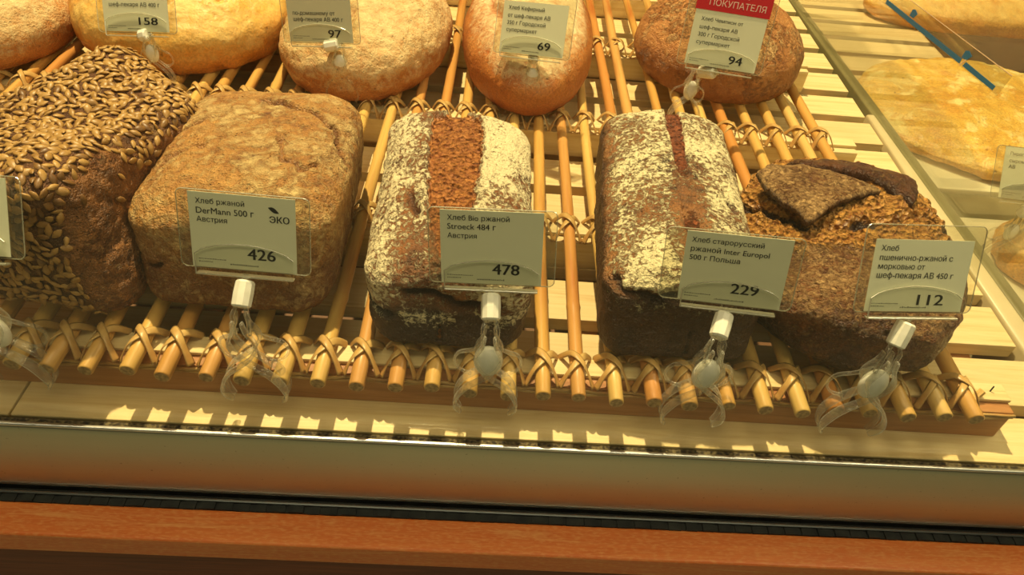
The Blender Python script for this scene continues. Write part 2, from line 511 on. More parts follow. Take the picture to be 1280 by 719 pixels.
def stick(i):
    rnd = random.Random(i * 13 + 5)
    x = 0.02427 * (i - 13.5) - 0.0009 + rnd.uniform(-.0016, .0016)
    r = STICK_R * rnd.uniform(0.9, 1.08)
    ytip = -0.0155 + rnd.uniform(-.0020, .0020)
    n = 26
    ys = [ytip] + [0.02 + (0.86 - 0.02) * k / (n - 1) for k in range(n)]
    node = rnd.uniform(0.05, 0.18)
    nodes = []
    while node < 0.9:
        nodes.append(node)
        node += rnd.uniform(0.13, 0.24)
    pts, rads = [], []
    ph = rnd.uniform(0, 6)
    am = rnd.uniform(0.0006, 0.0024)
    for nd in nodes:
        ys += [nd - 0.004, nd, nd + 0.004]
    ys = sorted(ys)
    bx = rnd.uniform(-.0045, .0045)
    for y in ys:
        sw = am * math.sin(y * 9 + ph) * min(1, max(0, y) / 0.15) + bx * min(1, max(0, (y - .03)) / 0.8)
        rr = r * (1 - 0.10 * max(y, 0) / 0.86)
        for nd in nodes:
            if abs(y - nd) < 1e-6:
                rr *= 1.10
        pts.append(Vector((sw, y, 0)))
        rads.append((rr, rr))
    # rounded cut at the tip
    pts.insert(0, pts[0] + Vector((0, -0.0007, 0)))
    rads.insert(0, (r * 0.82, r * 0.82))
    bm = bmesh.new()
    sweep(bm, pts, rads, 12, cap_mat=1)
    me = bpy.data.meshes.new('cane_stick')
    bmesh.ops.recalc_face_normals(bm, faces=bm.faces)
    bm.to_mesh(me)
    bm.free()
    me.materials.append(M['cane'])
    me.materials.append(M['cane_end'])
    o = link('cane_stick', me, None, tray)
    for p in me.polygons:
        if p.material_index == 1:
            p.use_smooth = False
    o.location = (x, 0, STICK_Z + rnd.uniform(-.0003, .0003))
    return x, r

def ribbon(bm, P, wdt=0.0042, th=0.0006, k=5, ref=None):
    """flat cane band; P = list of (point, outward normal)"""
    pts = smooth_path([p for p, _ in P], k)
    nrm = smooth_path([q for _, q in P], k)
    rings = []
    N = len(pts)
    for i, p in enumerate(pts):
        t = (pts[min(i + 1, N - 1)] - pts[max(i - 1, 0)]).normalized()
        nn = (nrm[i] - t * nrm[i].dot(t)).normalized()
        a = t.cross(nn).normalized()
        ring = []
        for s, q in ((-1, 0.1), (-0.55, 1), (0.55, 1), (1, 0.1), (0.55, -0.6), (-0.55, -0.6)):
            ring.append(bm.verts.new(p + a * (s * wdt / 2) + nn * (q * th)))
        rings.append(ring)
    for i in range(N - 1):
        for m in range(6):
            bm.faces.new((rings[i][m], rings[i][(m + 1) % 6], rings[i + 1][(m + 1) % 6], rings[i + 1][m]))
    bm.faces.new(rings[0][::-1])
    bm.faces.new(rings[-1])

def binding(x, y, r, seed, front=True):
    rnd = random.Random(seed)
    bm = bmesh.new()
    top = r + 0.0011
    hw = 0.0115
    zb = BAR_H + 0.0018
    zc = STICK_Z
    U = Vector((0, 0, 1))
    def arc(y0, y1, y2, k=1.0):
        out = []
        s = rnd.uniform(0.85, 1.1) * k
        out.append((Vector((-hw, y0, zb)), Vector((-.5, -.2, .8))))
        out.append((Vector((-top * 1.08, y0 * 0.6 + y1 * 0.4, zc + r * 0.45)), Vector((-0.9, 0, 0.5))))
        out.append((Vector((-top * 0.45, y0 * 0.25 + y1 * 0.75, zc + top * 0.92)), Vector((-0.4, 0, 0.9))))
        out.append((Vector((top * 0.45, y1 * 0.75 + y2 * 0.25, zc + top * 0.95)), Vector((0.4, 0, 0.9))))
        out.append((Vector((top * 1.1, y1 * 0.4 + y2 * 0.6, zc + r * 0.45)), Vector((0.9, 0, 0.5))))
        out.append((Vector((hw, y2, zb + .0002)), Vector((.5, -.2, .8))))
        return out
    f = -0.0016
    b = 0.0245
    ribbon(bm, arc(f, 0.0105, b), rnd.uniform(.0052, .0066))
    P2 = arc(b, 0.0140, f)
    P2 = [(p + (Vector((0, 0, 0.0011)) if 1 < n_ < 4 else Vector((0, 0, 0))), q) for n_, (p, q) in enumerate(P2)]
    ribbon(bm, P2, rnd.uniform(.0050, .0062))
    if front:
        P3 = [(Vector((hw * .98, f, zb + .0003)), Vector((0.3, -.8, .4))), (Vector((hw + .0006, f - 0.0010, zb - .006)), Vector((0, -1, 0.1))),
              (Vector((hw + .0012, f - 0.0004, zb - .009)), Vector((0, -1, -0.1)))]
        ribbon(bm, P3, 0.0046, k=3)
    bmesh.ops.recalc_face_normals(bm, faces=bm.faces)
    o = from_bm('cane_binding', bm, M['cane_binding'], tray, smooth=True)
    o.location = (x, y, 0)
    return o

for i in range(-15, 27):
    x, r = stick(i)
    for j, y in enumerate(BARS[:4]):
        if j == 0 and i < -2:
            continue
        binding(x, y, r, i * 31 + j, False)
# thin cane twisted along the front of the bar between the sticks
for q in range(2):
    bm = bmesh.new()
    pts = [Vector((-0.44 + 0.78 * k / 120, -0.0010 + 0.0005 * math.sin(k * 1.3 + q * PI), 0.0262 - 0.0026 * q + 0.0006 * math.sin(k * .9))) for k in range(121)]
    sweep(bm, pts, [(0.0012, 0.0012)] * len(pts), 6)
    from_bm('running_cane', bm, M['cane_binding'], tray, smooth=True)

# ------------------------------------------------------------------ loaves
def smooth01(a, b, x):
    t = np.clip((x - a) / (b - a), 0, 1)
    return t * t * (3 - 2 * t)

def cube_sphere(n):
    """unit cube surface grid, verts & quads (welded)"""
    idx = {}
    V, F = [], []
    def vid(p):
        if p not in idx:
            idx[p] = len(V)
            V.append(p)
        return idx[p]
    for ax in range(3):
        for s in (0, n):
            for i in range(n):
                for j in range(n):
                    def P(a, b):
                        q = [0, 0, 0]
                        q[ax] = s
                        q[(ax + 1) % 3] = a
                        q[(ax + 2) % 3] = b
                        return vid(tuple(q))
                    f = [P(i, j), P(i + 1, j), P(i + 1, j + 1), P(i, j + 1)]
                    F.append(f if s else f[::-1])
    return np.array(V, float) / n * 2 - 1, F
_CS = {}
def cs(n):
    if n not in _CS:
        _CS[n] = cube_sphere(n)
    return _CS[n]

def fbm(P, scale, octv=4, H=0.9, seed=0.0, kind='fractal'):
    out = np.empty(len(P))
    f = noise.fractal
    for i, p in enumerate(P):
        out[i] = f(Vector((p[0] * scale + seed, p[1] * scale + seed * .7, p[2] * scale - seed)), H, 2.0, octv)
    return out

def loaf(name, parent, mat, corners, r=0.35, n=60, shape=None, disp=None, masks=None, flat=None):
    """rounded unit block warped onto 8 corners: bottom NL NR FR FL, then the top four"""
    Q, F = cs(n)
    if isinstance(r, (int, float)):
        r = (r, r, r)
    R3 = np.array(r, float)
    inner = np.clip(Q, -(1 - R3), (1 - R3))
    d = (Q - inner) / R3
    ln = np.linalg.norm(d, axis=1, keepdims=True)
    ln[ln < 1e-9] = 1
    mx = np.maximum(np.abs(d).max(axis=1, keepdims=True), 1e-9)
    U = inner + d / ln * R3
    C = np.array(corners, float)
    u, v, w_ = [(U[:, k] + 1) / 2 for k in range(3)]
    def tri(u, v, w_):
        b = ((1 - u) * (1 - v))[:, None] * C[0] + (u * (1 - v))[:, None] * C[1] + (u * v)[:, None] * C[2] + ((1 - u) * v)[:, None] * C[3]
        t = ((1 - u) * (1 - v))[:, None] * C[4] + (u * (1 - v))[:, None] * C[5] + (u * v)[:, None] * C[6] + ((1 - u) * v)[:, None] * C[7]
        return b * (1 - w_)[:, None] + t * w_[:, None]
    P = tri(u, v, w_)
    if shape:
        P = shape(U, P)
    me = bpy.data.meshes.new(name)
    me.from_pydata(P.tolist(), [], F)
    me.update()
    nr = np.empty(len(P) * 3)
    me.vertices.foreach_get('normal', nr)
    nr = nr.reshape(-1, 3)
    mk = masks(U, P, nr) if masks else {}
    if disp:
        P = P + nr * disp(U, P, nr, mk)[:, None]
    P[:, 2] = np.maximum(P[:, 2], TOP if flat is None else flat)
    me.vertices.foreach_set('co', P.ravel())
    me.update()
    for k in ('flour', 'crumb', 'crust_dark'):
        a = me.attributes.new(k, 'FLOAT', 'POINT')
        val = mk.get(k)
        a.data.foreach_set('value', np.zeros(len(P)) if val is None else np.clip(val, 0, 1).astype(np.float32))
    o = link(name, me, mat, parent)
    return o, P, nr, U

def blk(x0, x1, y0, y1, z0, z1, xb0=None, xb1=None):
    xb0 = x0 if xb0 is None else xb0
    xb1 = x1 if xb1 is None else xb1
    return [(x0, y0, z0), (x1, y0, z0), (xb1, y1, z0), (xb0, y1, z0), (x0, y0, z1), (x1, y0, z1), (xb1, y1, z1), (xb0, y1, z1)]

def center(parts, root, c):
    """move the mesh data so the thing's empty sits at its base"""
    root.location = toward_camera(c)
    root.scale = (CAM_SCALE,) * 3
    for o in parts:
        o.data.transform(Matrix.Translation(-Vector(c)))

# --- rye pan loaf with cracks (behind the 426 card)
def line_mask(px, py, pts, width):
    """distance to a polyline in the plane"""
    best = np.full(len(px), 1e9)
    for (a, b) in zip(pts[:-1], pts[1:]):
        ax, ay = a
        bx, by = b
        L2 = (bx - ax) ** 2 + (by - ay) ** 2
        t = np.clip(((px - ax) * (bx - ax) + (py - ay) * (by - ay)) / L2, 0, 1)
        best = np.minimum(best, np.hypot(px - (ax + t * (bx - ax)), py - (ay + t * (by - ay))))
    return np.exp(-(best / width) ** 2)

def rye_loaf():
    t = thing('rye_loaf', 'wide brown rye loaf with fine cracks, between the seeded loaf and the floured one', 'bread')
    C = blk(-0.272, -0.138, 0.036, 0.240, TOP, 0.104, -0.278, -0.146)
    C[4] = (-0.278, 0.060, 0.108); C[5] = (-0.134, 0.060, 0.112); C[6] = (-0.138, 0.238, 0.108); C[7] = (-0.286, 0.236, 0.100)
    st = {}
    def shape(U, P):
        P = P.copy()
        dome = (1 - U[:, 0] ** 2) * (1 - 0.6 * U[:, 1] ** 2)
        P[:, 2] += 0.012 * dome * smooth01(-.2, 1, U[:, 2])
        return P
    def masks(U, P, nr):
        wob = fbm(P, 90, 3, seed=9) * .0035
        x, y = P[:, 0] + wob, P[:, 1] + np.roll(wob, 7)
        cr = line_mask(x, y, [(-0.215, .198), (-0.19, .190), (-0.170, .186), (-0.152, .168), (-.142, .140)], .0020)
        cr2 = line_mask(x, y, [(-0.268, .150), (-.250, .166), (-.236, .172)], .0016)
        cr3 = line_mask(x, y, [(-0.185, .140), (-.178, .116), (-.160, .104), (-.155, .118)], .0015)
        cr4 = line_mask(x, y, [(-0.262, .110), (-.245, .128), (-.236, .126)], .0014)
        cr5 = line_mask(P[:, 0], P[:, 2] + wob, [(-.275, .068), (-.262, .066), (-.250, .070)], .0014) * (nr[:, 1] < -.3)
        st['cr'] = np.maximum.reduce([cr, cr2 * .8, cr3 * .6, cr4 * .6, cr5])
        f = fbm(P, 22, 3, seed=3)
        fl = 0.28 + 0.20 * f
        fl += 0.16 * smooth01(.25, 1, nr[:, 2]) * (f > 0)
        fl *= smooth01(-.4, .5, nr[:, 2] + .4)
        dk = smooth01(.100, .055, P[:, 2]) * .80 + st['cr'] * .9 + .15 * (fbm(P, 45, 3, seed=5) > .25)  # pan crust, with shade painted into the low front and the cracks
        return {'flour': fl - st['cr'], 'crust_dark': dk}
    def disp(U, P, nr, mk):
        return fbm(P, 18, 3, seed=1) * 0.0020 + fbm(P, 70, 4, seed=2) * 0.0011 - np.abs(fbm(P, 150, 3, seed=12)) * .0006 - st['cr'] * .0075
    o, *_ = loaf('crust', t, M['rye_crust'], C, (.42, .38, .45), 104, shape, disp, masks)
    center([o], t, (-0.208, 0.15, TOP))
rye_loaf()

# --- floured rye with a torn slit (behind the 478 card)
def floured_loaf():
    t = thing('floured_rye_loaf', 'rye loaf with white flour and one wide torn reddish slit, third in the front row', 'bread')
    C = [(-0.108, 0.020, TOP), (-0.003, 0.020, TOP), (-0.004, 0.246, TOP), (-0.116, 0.246, TOP),
         (-0.114, 0.034, 0.088), (0.003, 0.034, 0.088), (0.000, 0.250, 0.082), (-0.124, 0.250, 0.082)]
    st = {}
    def shape(U, P):
        P = P.copy()
        dome = (1 - U[:, 0] ** 2)
        P[:, 2] += 0.015 * dome * smooth01(-.1, 1, U[:, 2]) * (1 - .25 * U[:, 1] ** 2)
        return P
    def masks(U, P, nr):
        wob = fbm(P, 60, 4, seed=19)
        # slit: runs along Y right of the middle, closing towards the viewer
        y = P[:, 1]
        xc = np.interp(y, [.05, .09, .15, .20, .24], [-.0600, -.0600, -.0610, -.0620, -.0640])
        hw = np.interp(y, [.04, .055, .095, .15, .20, .232, .243], [.001, .006, .0155, .0195, .0215, .020, .008])
        d = np.abs(P[:, 0] - xc) - hw + wob * .0030 + fbm(P, 220, 3, seed=77) * .0016
        sl = smooth01(.0016, -.0016, d) * (nr[:, 2] > .2)
        st['sl'] = sl
        st['edge'] = np.exp(-((d - .003) / .003) ** 2) * (nr[:, 2] > .2) * (hw > .001)
        cr = line_mask(P[:, 0] + wob * .002, P[:, 2] + wob * .002, [(-.109, .062), (-.095, .058)], .0022) * (nr[:, 1] < -.2)
        cr2 = line_mask(P[:, 0] + wob * .002, P[:, 2] + wob * .003, [(-.083, .077), (-.060, .076), (-.050, .071), (-.022, .071)], .0034) * (nr[:, 1] < -.1)
        cr3 = line_mask(P[:, 0] + wob * .002, P[:, 1] + wob * .002, [(-.091, .112), (-.087, .105), (-.082, .092)], .0028) * (nr[:, 2] > .3)
        st['cr'] = np.maximum.reduce([cr, cr2, cr3 * .8])
        f = fbm(P, 30, 4, seed=23)
        right = smooth01(-.044, -.036, P[:, 0])
        left = smooth01(-.088, -.100, P[:, 0])
        fl = 0.34 + .12 * f + right * (.42 + .22 * f) * smooth01(.10, .17, y) + right * .22 * smooth01(.16, .08, y) + left * .26
        fl += .20 * np.exp(-((d - .004) / .006) ** 2) * (d > 0) * (y > .08)
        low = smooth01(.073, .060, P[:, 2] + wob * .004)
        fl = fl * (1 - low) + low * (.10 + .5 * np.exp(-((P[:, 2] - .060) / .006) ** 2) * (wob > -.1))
        dk = low * .95 + st['cr'] * .9  # dark pan crust low down; crack shade painted in
        dk += smooth01(-.088, -.080, P[:, 0]) * smooth01(-.05, -.065, P[:, 0]) * .3
        return {'flour': fl * (1 - st['cr']), 'crumb': sl, 'crust_dark': dk}
    def disp(U, P, nr, mk):
        rip = np.abs(fbm(P * np.array([1, .45, 1]), 110, 3, seed=4))
        return (fbm(P, 22, 3, seed=1.5) * .0018 + fbm(P, 80, 4, seed=2.5) * .0009 - rip * .0008
                - st['sl'] * (.0058 - fbm(P, 160, 3, seed=6) * .0022) + st['edge'] * .0012 - st['cr'] * .006)
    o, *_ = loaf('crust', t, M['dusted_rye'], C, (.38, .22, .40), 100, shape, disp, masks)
    center([o], t, (-0.057, 0.14, TOP))
floured_loaf()

# --- loaf with the narrow dark split, heavily dusted (behind the 229 card)
def split_loaf():
    t = thing('dusted_brick_loaf', 'tall brick-shaped rye loaf dusted white with a narrow dark red split', 'bread')
    C = [(0.050, 0.022, TOP), (0.158, 0.022, TOP), (0.170, 0.262, TOP), (0.062, 0.262, TOP),
         (0.046, 0.036, 0.090), (0.160, 0.036, 0.090), (0.174, 0.266, 0.086), (0.063, 0.266, 0.086)]
    st = {}
    def shape(U, P):
        P = P.copy()
        dome = (1 - U[:, 0] ** 2)
        P[:, 2] += 0.016 * dome * smooth01(-.1, 1, U[:, 2]) * (1 - .15 * U[:, 1] ** 2)
        return P
    def masks(U, P, nr):
        wob = fbm(P, 60, 4, seed=29)
        y = P[:, 1]
        xc = np.interp(y, [.06, .12, .2, .26], [.110, .112, .1175, .121])
        hw = np.interp(y, [.05, .07, .11, .13, .16, .24, .262], [.001, .006, .0075, .0035, .0055, .0075, .006])
        d = np.abs(P[:, 0] - xc) - hw + wob * .0020 + fbm(P, 220, 3, seed=78) * .0012
        sl = smooth01(.0014, -.0014, d) * (nr[:, 2] > .2)
        mid = np.interp(y, [.06, .09, .115, .145, .175, .27], [.6, .75, .25, .3, 1, 1])
        st['sl'] = sl * mid
        st['edge'] = np.exp(-((d - .002) / .002) ** 2) * (nr[:, 2] > .2)
        cr = line_mask(P[:, 0] + wob * .003, P[:, 2] + wob * .004, [(.046, .088), (.065, .0875), (.085, .085), (.105, .089), (.14, .088), (.16, .087)], .0030) * (nr[:, 1] < -.1)
        cr2 = line_mask(P[:, 0], y, [(.128, .170), (.133, .166)], .0022) * (nr[:, 2] > .2)
        cr3 = line_mask(P[:, 0], y, [(.146, .126), (.152, .122)], .0020) * (nr[:, 2] > .2)
        st['cr'] = np.maximum.reduce([cr * .9, cr2, cr3])
        f = fbm(P, 26, 4, seed=33)
        fl = .62 + .26 * f
        fl -= .34 * np.exp(-((P[:, 0] - xc) / .012) ** 2) * smooth01(.20, .14, y)
        fl -= .10 * smooth01(.16, .24, y) * smooth01(xc - .01, xc - .03, P[:, 0])
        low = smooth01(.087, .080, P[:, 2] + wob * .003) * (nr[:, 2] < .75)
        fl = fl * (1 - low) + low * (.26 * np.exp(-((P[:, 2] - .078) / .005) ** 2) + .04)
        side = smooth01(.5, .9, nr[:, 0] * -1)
        return {'flour': fl * (1 - st['cr']) * (1 - .6 * side), 'crumb': st['sl'] * .8, 'crust_dark': low * .85 + st['cr'] + .25 * st['sl']}  # cracks darkened in the crust colour as painted shade
    def disp(U, P, nr, mk):
        rip = np.abs(fbm(P * np.array([.6, 1, 1]), 150, 3, seed=4))
        return (fbm(P, 22, 3, seed=7.5) * .0016 + fbm(P, 90, 4, seed=8.5) * .0009 - rip * .0008 * (nr[:, 2] > .3)
                - st['sl'] * (.0034 - fbm(P, 180, 3, seed=6) * .0014) + st['edge'] * .0005 - st['cr'] * .0045)
    o, *_ = loaf('crust', t, M['white_dusted_rye'], C, (.30, .20, .34), 96, shape, disp, masks)
    center([o], t, (0.110, 0.15, TOP))
split_loaf()

# --- round loaf with burst crust (behind the 112 card)
def burst_loaf():
    t = thing('burst_round_loaf', 'round brown loaf with burst top and lifted dark crust plates, rightmost in the front row', 'bread')
    cx, cy = .2495, .124
    C = blk(.158, .326, .014, .222, TOP - .010, .104)
    st = {}
    def shape(U, P):
        P = P.copy()
        # leaning bulges
        P[:, 0] += .006 * np.sin((P[:, 1] - cy) * 22)
        return P
    def masks(U, P, nr):
        wob = fbm(P, 45, 4, seed=39)
        x, y = P[:, 0] + wob * .006, P[:, 1] + wob * .006
        up = smooth01(.35, .7, nr[:, 2] + wob * .2)
        open_ = up * smooth01(.082, .100, y)
        c = np.maximum(open_, 0)
        cr = line_mask(x, y, [(.160, .150), (.180, .128), (.197, .108), (.225, .106), (.262, .110), (.29, .128), (.322, .125)], .004) * (nr[:, 2] > .2)
        cr4 = line_mask(x, y, [(.215, .085), (.238, .074), (.250, .058)], .0022) * (nr[:, 2] > -.1) * .5
        st['cr'] = np.maximum(cr, cr4)
        st['c'] = c
        f = fbm(P, 30, 3, seed=41)
        fl = .16 + .22 * f + .25 * up * smooth01(.11, .08, y)
        dk = smooth01(.075, .035, P[:, 2]) * .75 + cr * .9 + .3 * (f < -.2)  # shade of the lower body and the cracks put into the crust colour
        return {'flour': fl, 'crumb': np.clip(c * (.75 + .5 * f) - cr + .5 * smooth01(.06, .085, y) * up, 0, 1), 'crust_dark': dk}
    def disp(U, P, nr, mk):
        return (fbm(P, 20, 3, seed=7.5) * .0035 + fbm(P, 60, 4, seed=8.5) * .0018 + st['c'] * fbm(P, 90, 4, seed=3) * .004
                - np.abs(fbm(P, 120, 3, seed=14)) * .0010 - st['cr'] * .008)
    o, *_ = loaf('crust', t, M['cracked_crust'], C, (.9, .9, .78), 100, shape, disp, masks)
    parts = [o]
    # lifted crust plates: thick curved slabs with their own outline
    def plate(outline, zf, th, seed, dark):
        from mathutils.geometry import delaunay_2d_cdt
        rnd = random.Random(seed)
        P = [Vector((a, b)) for a, b in outline]
        # densify and roughen the outline
        D = []
        for a, b in zip(P, P[1:] + P[:1]):
            k = max(2, int((b - a).length / .0028))
            for q in range(k):
                c_ = a.lerp(b, q / k)
                nn = noise.noise_vector(Vector((c_.x * 160, c_.y * 160, seed)))
                D.append(c_ + Vector((nn.x, nn.y)) * .0016)
        xs = [p.x for p in D]
        ys = [p.y for p in D]
        pts = list(D)
        st_ = .0024
        gx = min(xs)
        while gx < max(xs):
            gy = min(ys)
            while gy < max(ys):
                q = Vector((gx + rnd.uniform(-.0005, .0005), gy + rnd.uniform(-.0005, .0005)))
                if min((q - d_).length for d_ in D) > .0013:
                    pts.append(q)
                gy += st_
            gx += st_
        n_ = len(D)
        res = delaunay_2d_cdt(pts, [(i, (i + 1) % n_) for i in range(n_)], [list(range(n_))], 1, 1e-7)
        V2, _, F2 = res[0], res[1], res[2]
        bm = bmesh.new()
        top, bot = [], []
        for v in V2:
            d_ = min((v - e).length for e in D)
            e_ = min(1, d_ / .006)
            nz = noise.fractal(Vector((v.x * 70, v.y * 70, seed)), 1, 2, 4) * .0016
            z = zf(v.x, v.y) + nz - .0022 * (1 - e_) ** 2
            top.append(bm.verts.new((v.x, v.y, z)))
            bot.append(bm.verts.new((v.x, v.y, z - th * (.55 + .45 * e_) + nz * .6)))
        for f in F2:
            try:
                bm.faces.new([top[i] for i in f])
                bm.faces.new([bot[i] for i in f][::-1])
            except ValueError:
                pass
        bm.edges.ensure_lookup_table()
        be = [e for e in bm.edges if e.is_boundary]
        tset = {v: i for i, v in enumerate(top)}
        for e in be:
            a, b = e.verts
            if a in tset and b in tset:
                try:
                    bm.faces.new((a, b, bot[tset[b]], bot[tset[a]]))
                except ValueError:
                    pass
        bmesh.ops.recalc_face_normals(bm, faces=bm.faces)
        me = bpy.data.meshes.new('crust_plate')
        bm.to_mesh(me)
        bm.free()
        co = np.empty(len(me.vertices) * 3)
        me.vertices.foreach_get('co', co)
        co = co.reshape(-1, 3)
        nr = np.empty(len(me.vertices) * 3)
        me.vertices.foreach_get('normal', nr)
        nr = nr.reshape(-1, 3)
        f = fbm(co, 40, 3, seed=seed)
        isup = nr[:, 2] > .3
        vals = {'flour': np.where(isup, (.52 if not dark else .18) + .2 * f, 0), 'crumb': np.where(isup, 0, .15), 'crust_dark': np.where(isup, .5 if dark else .25, .9)}
        for k, v in vals.items():
            a = me.attributes.new(k, 'FLOAT', 'POINT')
            a.data.foreach_set('value', np.clip(v, 0, 1).astype(np.float32))
        ob = link('crust_plate', me, M['cracked_crust'], t)
        parts.append(ob)
        return ob
    plate([(.172, .158), (.180, .164), (.206, .168), (.232, .160), (.256, .146), (.260, .138), (.236, .128), (.212, .112), (.197, .096), (.191, .094), (.183, .112), (.173, .140)],
          lambda x, y: .1130 - (y - .13) * .04 - max(0, (.185 - x)) * .2, .009, 3, False)
    plate([(.197, .170), (.209, .181), (.237, .188), (.269, .187), (.290, .176), (.300, .164), (.294, .146), (.286, .134), (.277, .146), (.262, .160), (.232, .166)],
          lambda x, y: .1120 - max(0, x - .25) * .10 - .3 * max(0, y - .165), .016, 5, True)
    center(parts, t, (cx, cy, TOP))
burst_loaf()

# --- sunflower seed loaf
def seed_mesh(k):
    bm = bmesh.new()
    n, R_ = 8, 5
    prof = [(-1, 0.05), (-.72, .55), (-.15, 1.0), (.45, .78), (.85, .30), (1.0, .06)]
    rings = []
    for (a, b) in prof:
        ring = []
        for q in range(n):
            an = 2 * PI * q / n
            ring.append(bm.verts.new((a * .0043, b * .0022 * math.cos(an) * (1 + .08 * k), b * .0012 * math.sin(an) + .0002 * math.sin(a * 2 + k))))
        rings.append(ring)
    for i in range(len(prof) - 1):
        for q in range(n):
            bm.faces.new((rings[i][q], rings[i][(q + 1) % n], rings[i + 1][(q + 1) % n], rings[i + 1][q]))
    bm.faces.new(rings[0][::-1])
    bm.faces.new(rings[-1])
    bmesh.ops.recalc_face_normals(bm, faces=bm.faces)
    me = bpy.data.meshes.new('sunflower_seed')
    bm.to_mesh(me)
    bm.free()
    me.materials.append(M['seed'])
    me.polygons.foreach_set('use_smooth', [True] * len(me.polygons))
    return me

def seeded_loaf():
    t = thing('sunflower_seed_loaf', 'big dark loaf crusted with sunflower seeds at the left edge', 'bread')
    C = [(-0.440, 0.046, TOP), (-0.262, 0.024, TOP), (-0.278, 0.180, TOP), (-0.370, 0.220, TOP),
         (-0.450, 0.060, 0.118), (-0.298, 0.028, 0.152), (-0.252, 0.192, 0.112), (-0.340, 0.262, 0.136)]
    st = {}
    def seedmask(P, nr):
        # bare patch on the face that leaned against its neighbour
        wob = np.array([noise.fractal(Vector(p) * 45, 1, 2, 3) for p in P])
        x, y, z = P[:, 0], P[:, 1], P[:, 2]
        edge = np.interp(z, [.03, .07, .10, .145], [-.293, -.296, -.297, -.288])
        bare = smooth01(-.004, .004, x - edge + wob * .006)
        top = smooth01(.0, .012, (y - (np.interp(x, [-.32, -.29, -.25, -.22], [.050, .085, .112, .135]))) + wob * .012)
        bare = bare * (1 - top * (nr[:, 2] > .35))
        return 1 - bare
    def masks(U, P, nr):
        s = seedmask(P, nr)
        f = fbm(P, 40, 3, seed=2)
        return {'flour': .18 + .2 * f, 'crust_dark': .06 + .6 * s + .25 * (f < -.15), 'crumb': (1 - s) * np.clip(.30 + .5 * f, 0, 1)}
    def disp(U, P, nr, mk):
        return fbm(P, 20, 3, seed=11) * .003 + fbm(P, 70, 4, seed=12) * .0016 - np.abs(fbm(P, 140, 3, seed=13)) * .0012
    o, P, nr, U = loaf('crust', t, M['seeded_crust'], C, (.34, .34, .34), 70, None, disp, masks)
    # scatter seeds by dart throwing over the faces the photo sees
    me = o.data
    me.calc_loop_triangles()
    cen, nn, ar = [], [], []
    for p in me.polygons:
        cen.append(p.center[:])
        nn.append(p.normal[:])
        ar.append(p.area)
    cen, nn, ar = np.array(cen), np.array(nn), np.array(ar)
    cam_p = np.array(cam.location)
    view = cam_p - cen
    view /= np.linalg.norm(view, axis=1, keepdims=True)
    vis = ((nn * view).sum(1) > -.25) & (cen[:, 2] > TOP + .001)
    rs = np.random.RandomState(4)
    sm = seedmask(cen, nn)
    cand = np.where(vis)[0]
    pr = ar[cand] / ar[cand].sum()
    pick = rs.choice(cand, size=16000, p=pr)
    cell = {}
    seeds = []
    def ok(p, r):
        k = tuple(int(math.floor(c / .006)) for c in p)
        for a in (-1, 0, 1):
            for b in (-1, 0, 1):
                for c in (-1, 0, 1):
                    for q in cell.get((k[0] + a, k[1] + b, k[2] + c), ()):
                        if (q - p).length < r:
                            return False
        cell.setdefault(k, []).append(p)
        return True
    verts = np.array([v.co[:] for v in me.vertices])
    for f in pick:
        keep = sm[f]
        if rs.rand() > (keep if keep > .3 else .004):
            continue
        poly = me.polygons[int(f)].vertices
        wgt = rs.dirichlet(np.ones(len(poly)))
        p = Vector((verts[list(poly)] * wgt[:, None]).sum(0))
        if ok(p, rs.uniform(.0036, .0056)):
            seeds.append((p, Vector(nn[f])))
    kinds = [seed_mesh(k) for k in range(4)]
    def xf(p, n_):
        q = n_.to_track_quat('Z', 'X')
        rot = q.to_matrix() @ Euler((rs.uniform(-.45, .45), rs.uniform(-.35, .35), 0)).to_matrix()
        rot = q.to_matrix() @ Matrix.Rotation(rs.uniform(0, 2 * PI), 3, 'Z') @ Euler((rs.uniform(-.5, .5), rs.uniform(-.35, .35), 0)).to_matrix()
        s = rs.uniform(.86, 1.14)
        m4 = rot.to_4x4() @ Matrix.Diagonal((s, s * rs.uniform(.9, 1.15), s, 1))
        m4.translation = p + n_ * rs.uniform(.0001, .0010)
        return m4
    base = Vector((-0.335, 0.12, TOP))
    def score(s):
        p, n_ = s
        d = Vector(cam_p) - p
        infr = 0 if p.x > -.3 - (p.y * .35) - .06 else 5
        return d.length / max(.15, n_.dot(d.normalized())) + infr
    seeds.sort(key=score)
    for i, s in enumerate(seeds[:290]):
        ob = bpy.data.objects.new('sunflower_seed', kinds[i % 4])
        COL.objects.link(ob)
        ob.parent = t
        ob.matrix_local = Matrix.Translation(-base) @ xf(*s)
    # the rest: one joined part
    src = []
    for k in kinds:
        v = np.array([q.co[:] for q in k.vertices])
        src.append((v, [list(pp.vertices) for pp in k.polygons]))
    VV, FF, off = [], [], 0
    for i, s in enumerate(seeds[290:]):
        m4 = np.array(xf(*s))
        v, f = src[i % 4]
        VV.append(v @ m4[:3, :3].T + m4[:3, 3])
        FF += [[a + off for a in g] for g in f]
        off += len(v)
    me2 = bpy.data.meshes.new('sunflower_seeds')
    me2.from_pydata(np.concatenate(VV).tolist(), [], FF)
    o2 = link('sunflower_seeds', me2, M['seed'], t)
    o2['kind'] = 'stuff'
    center([o, o2], t, base)
seeded_loaf()

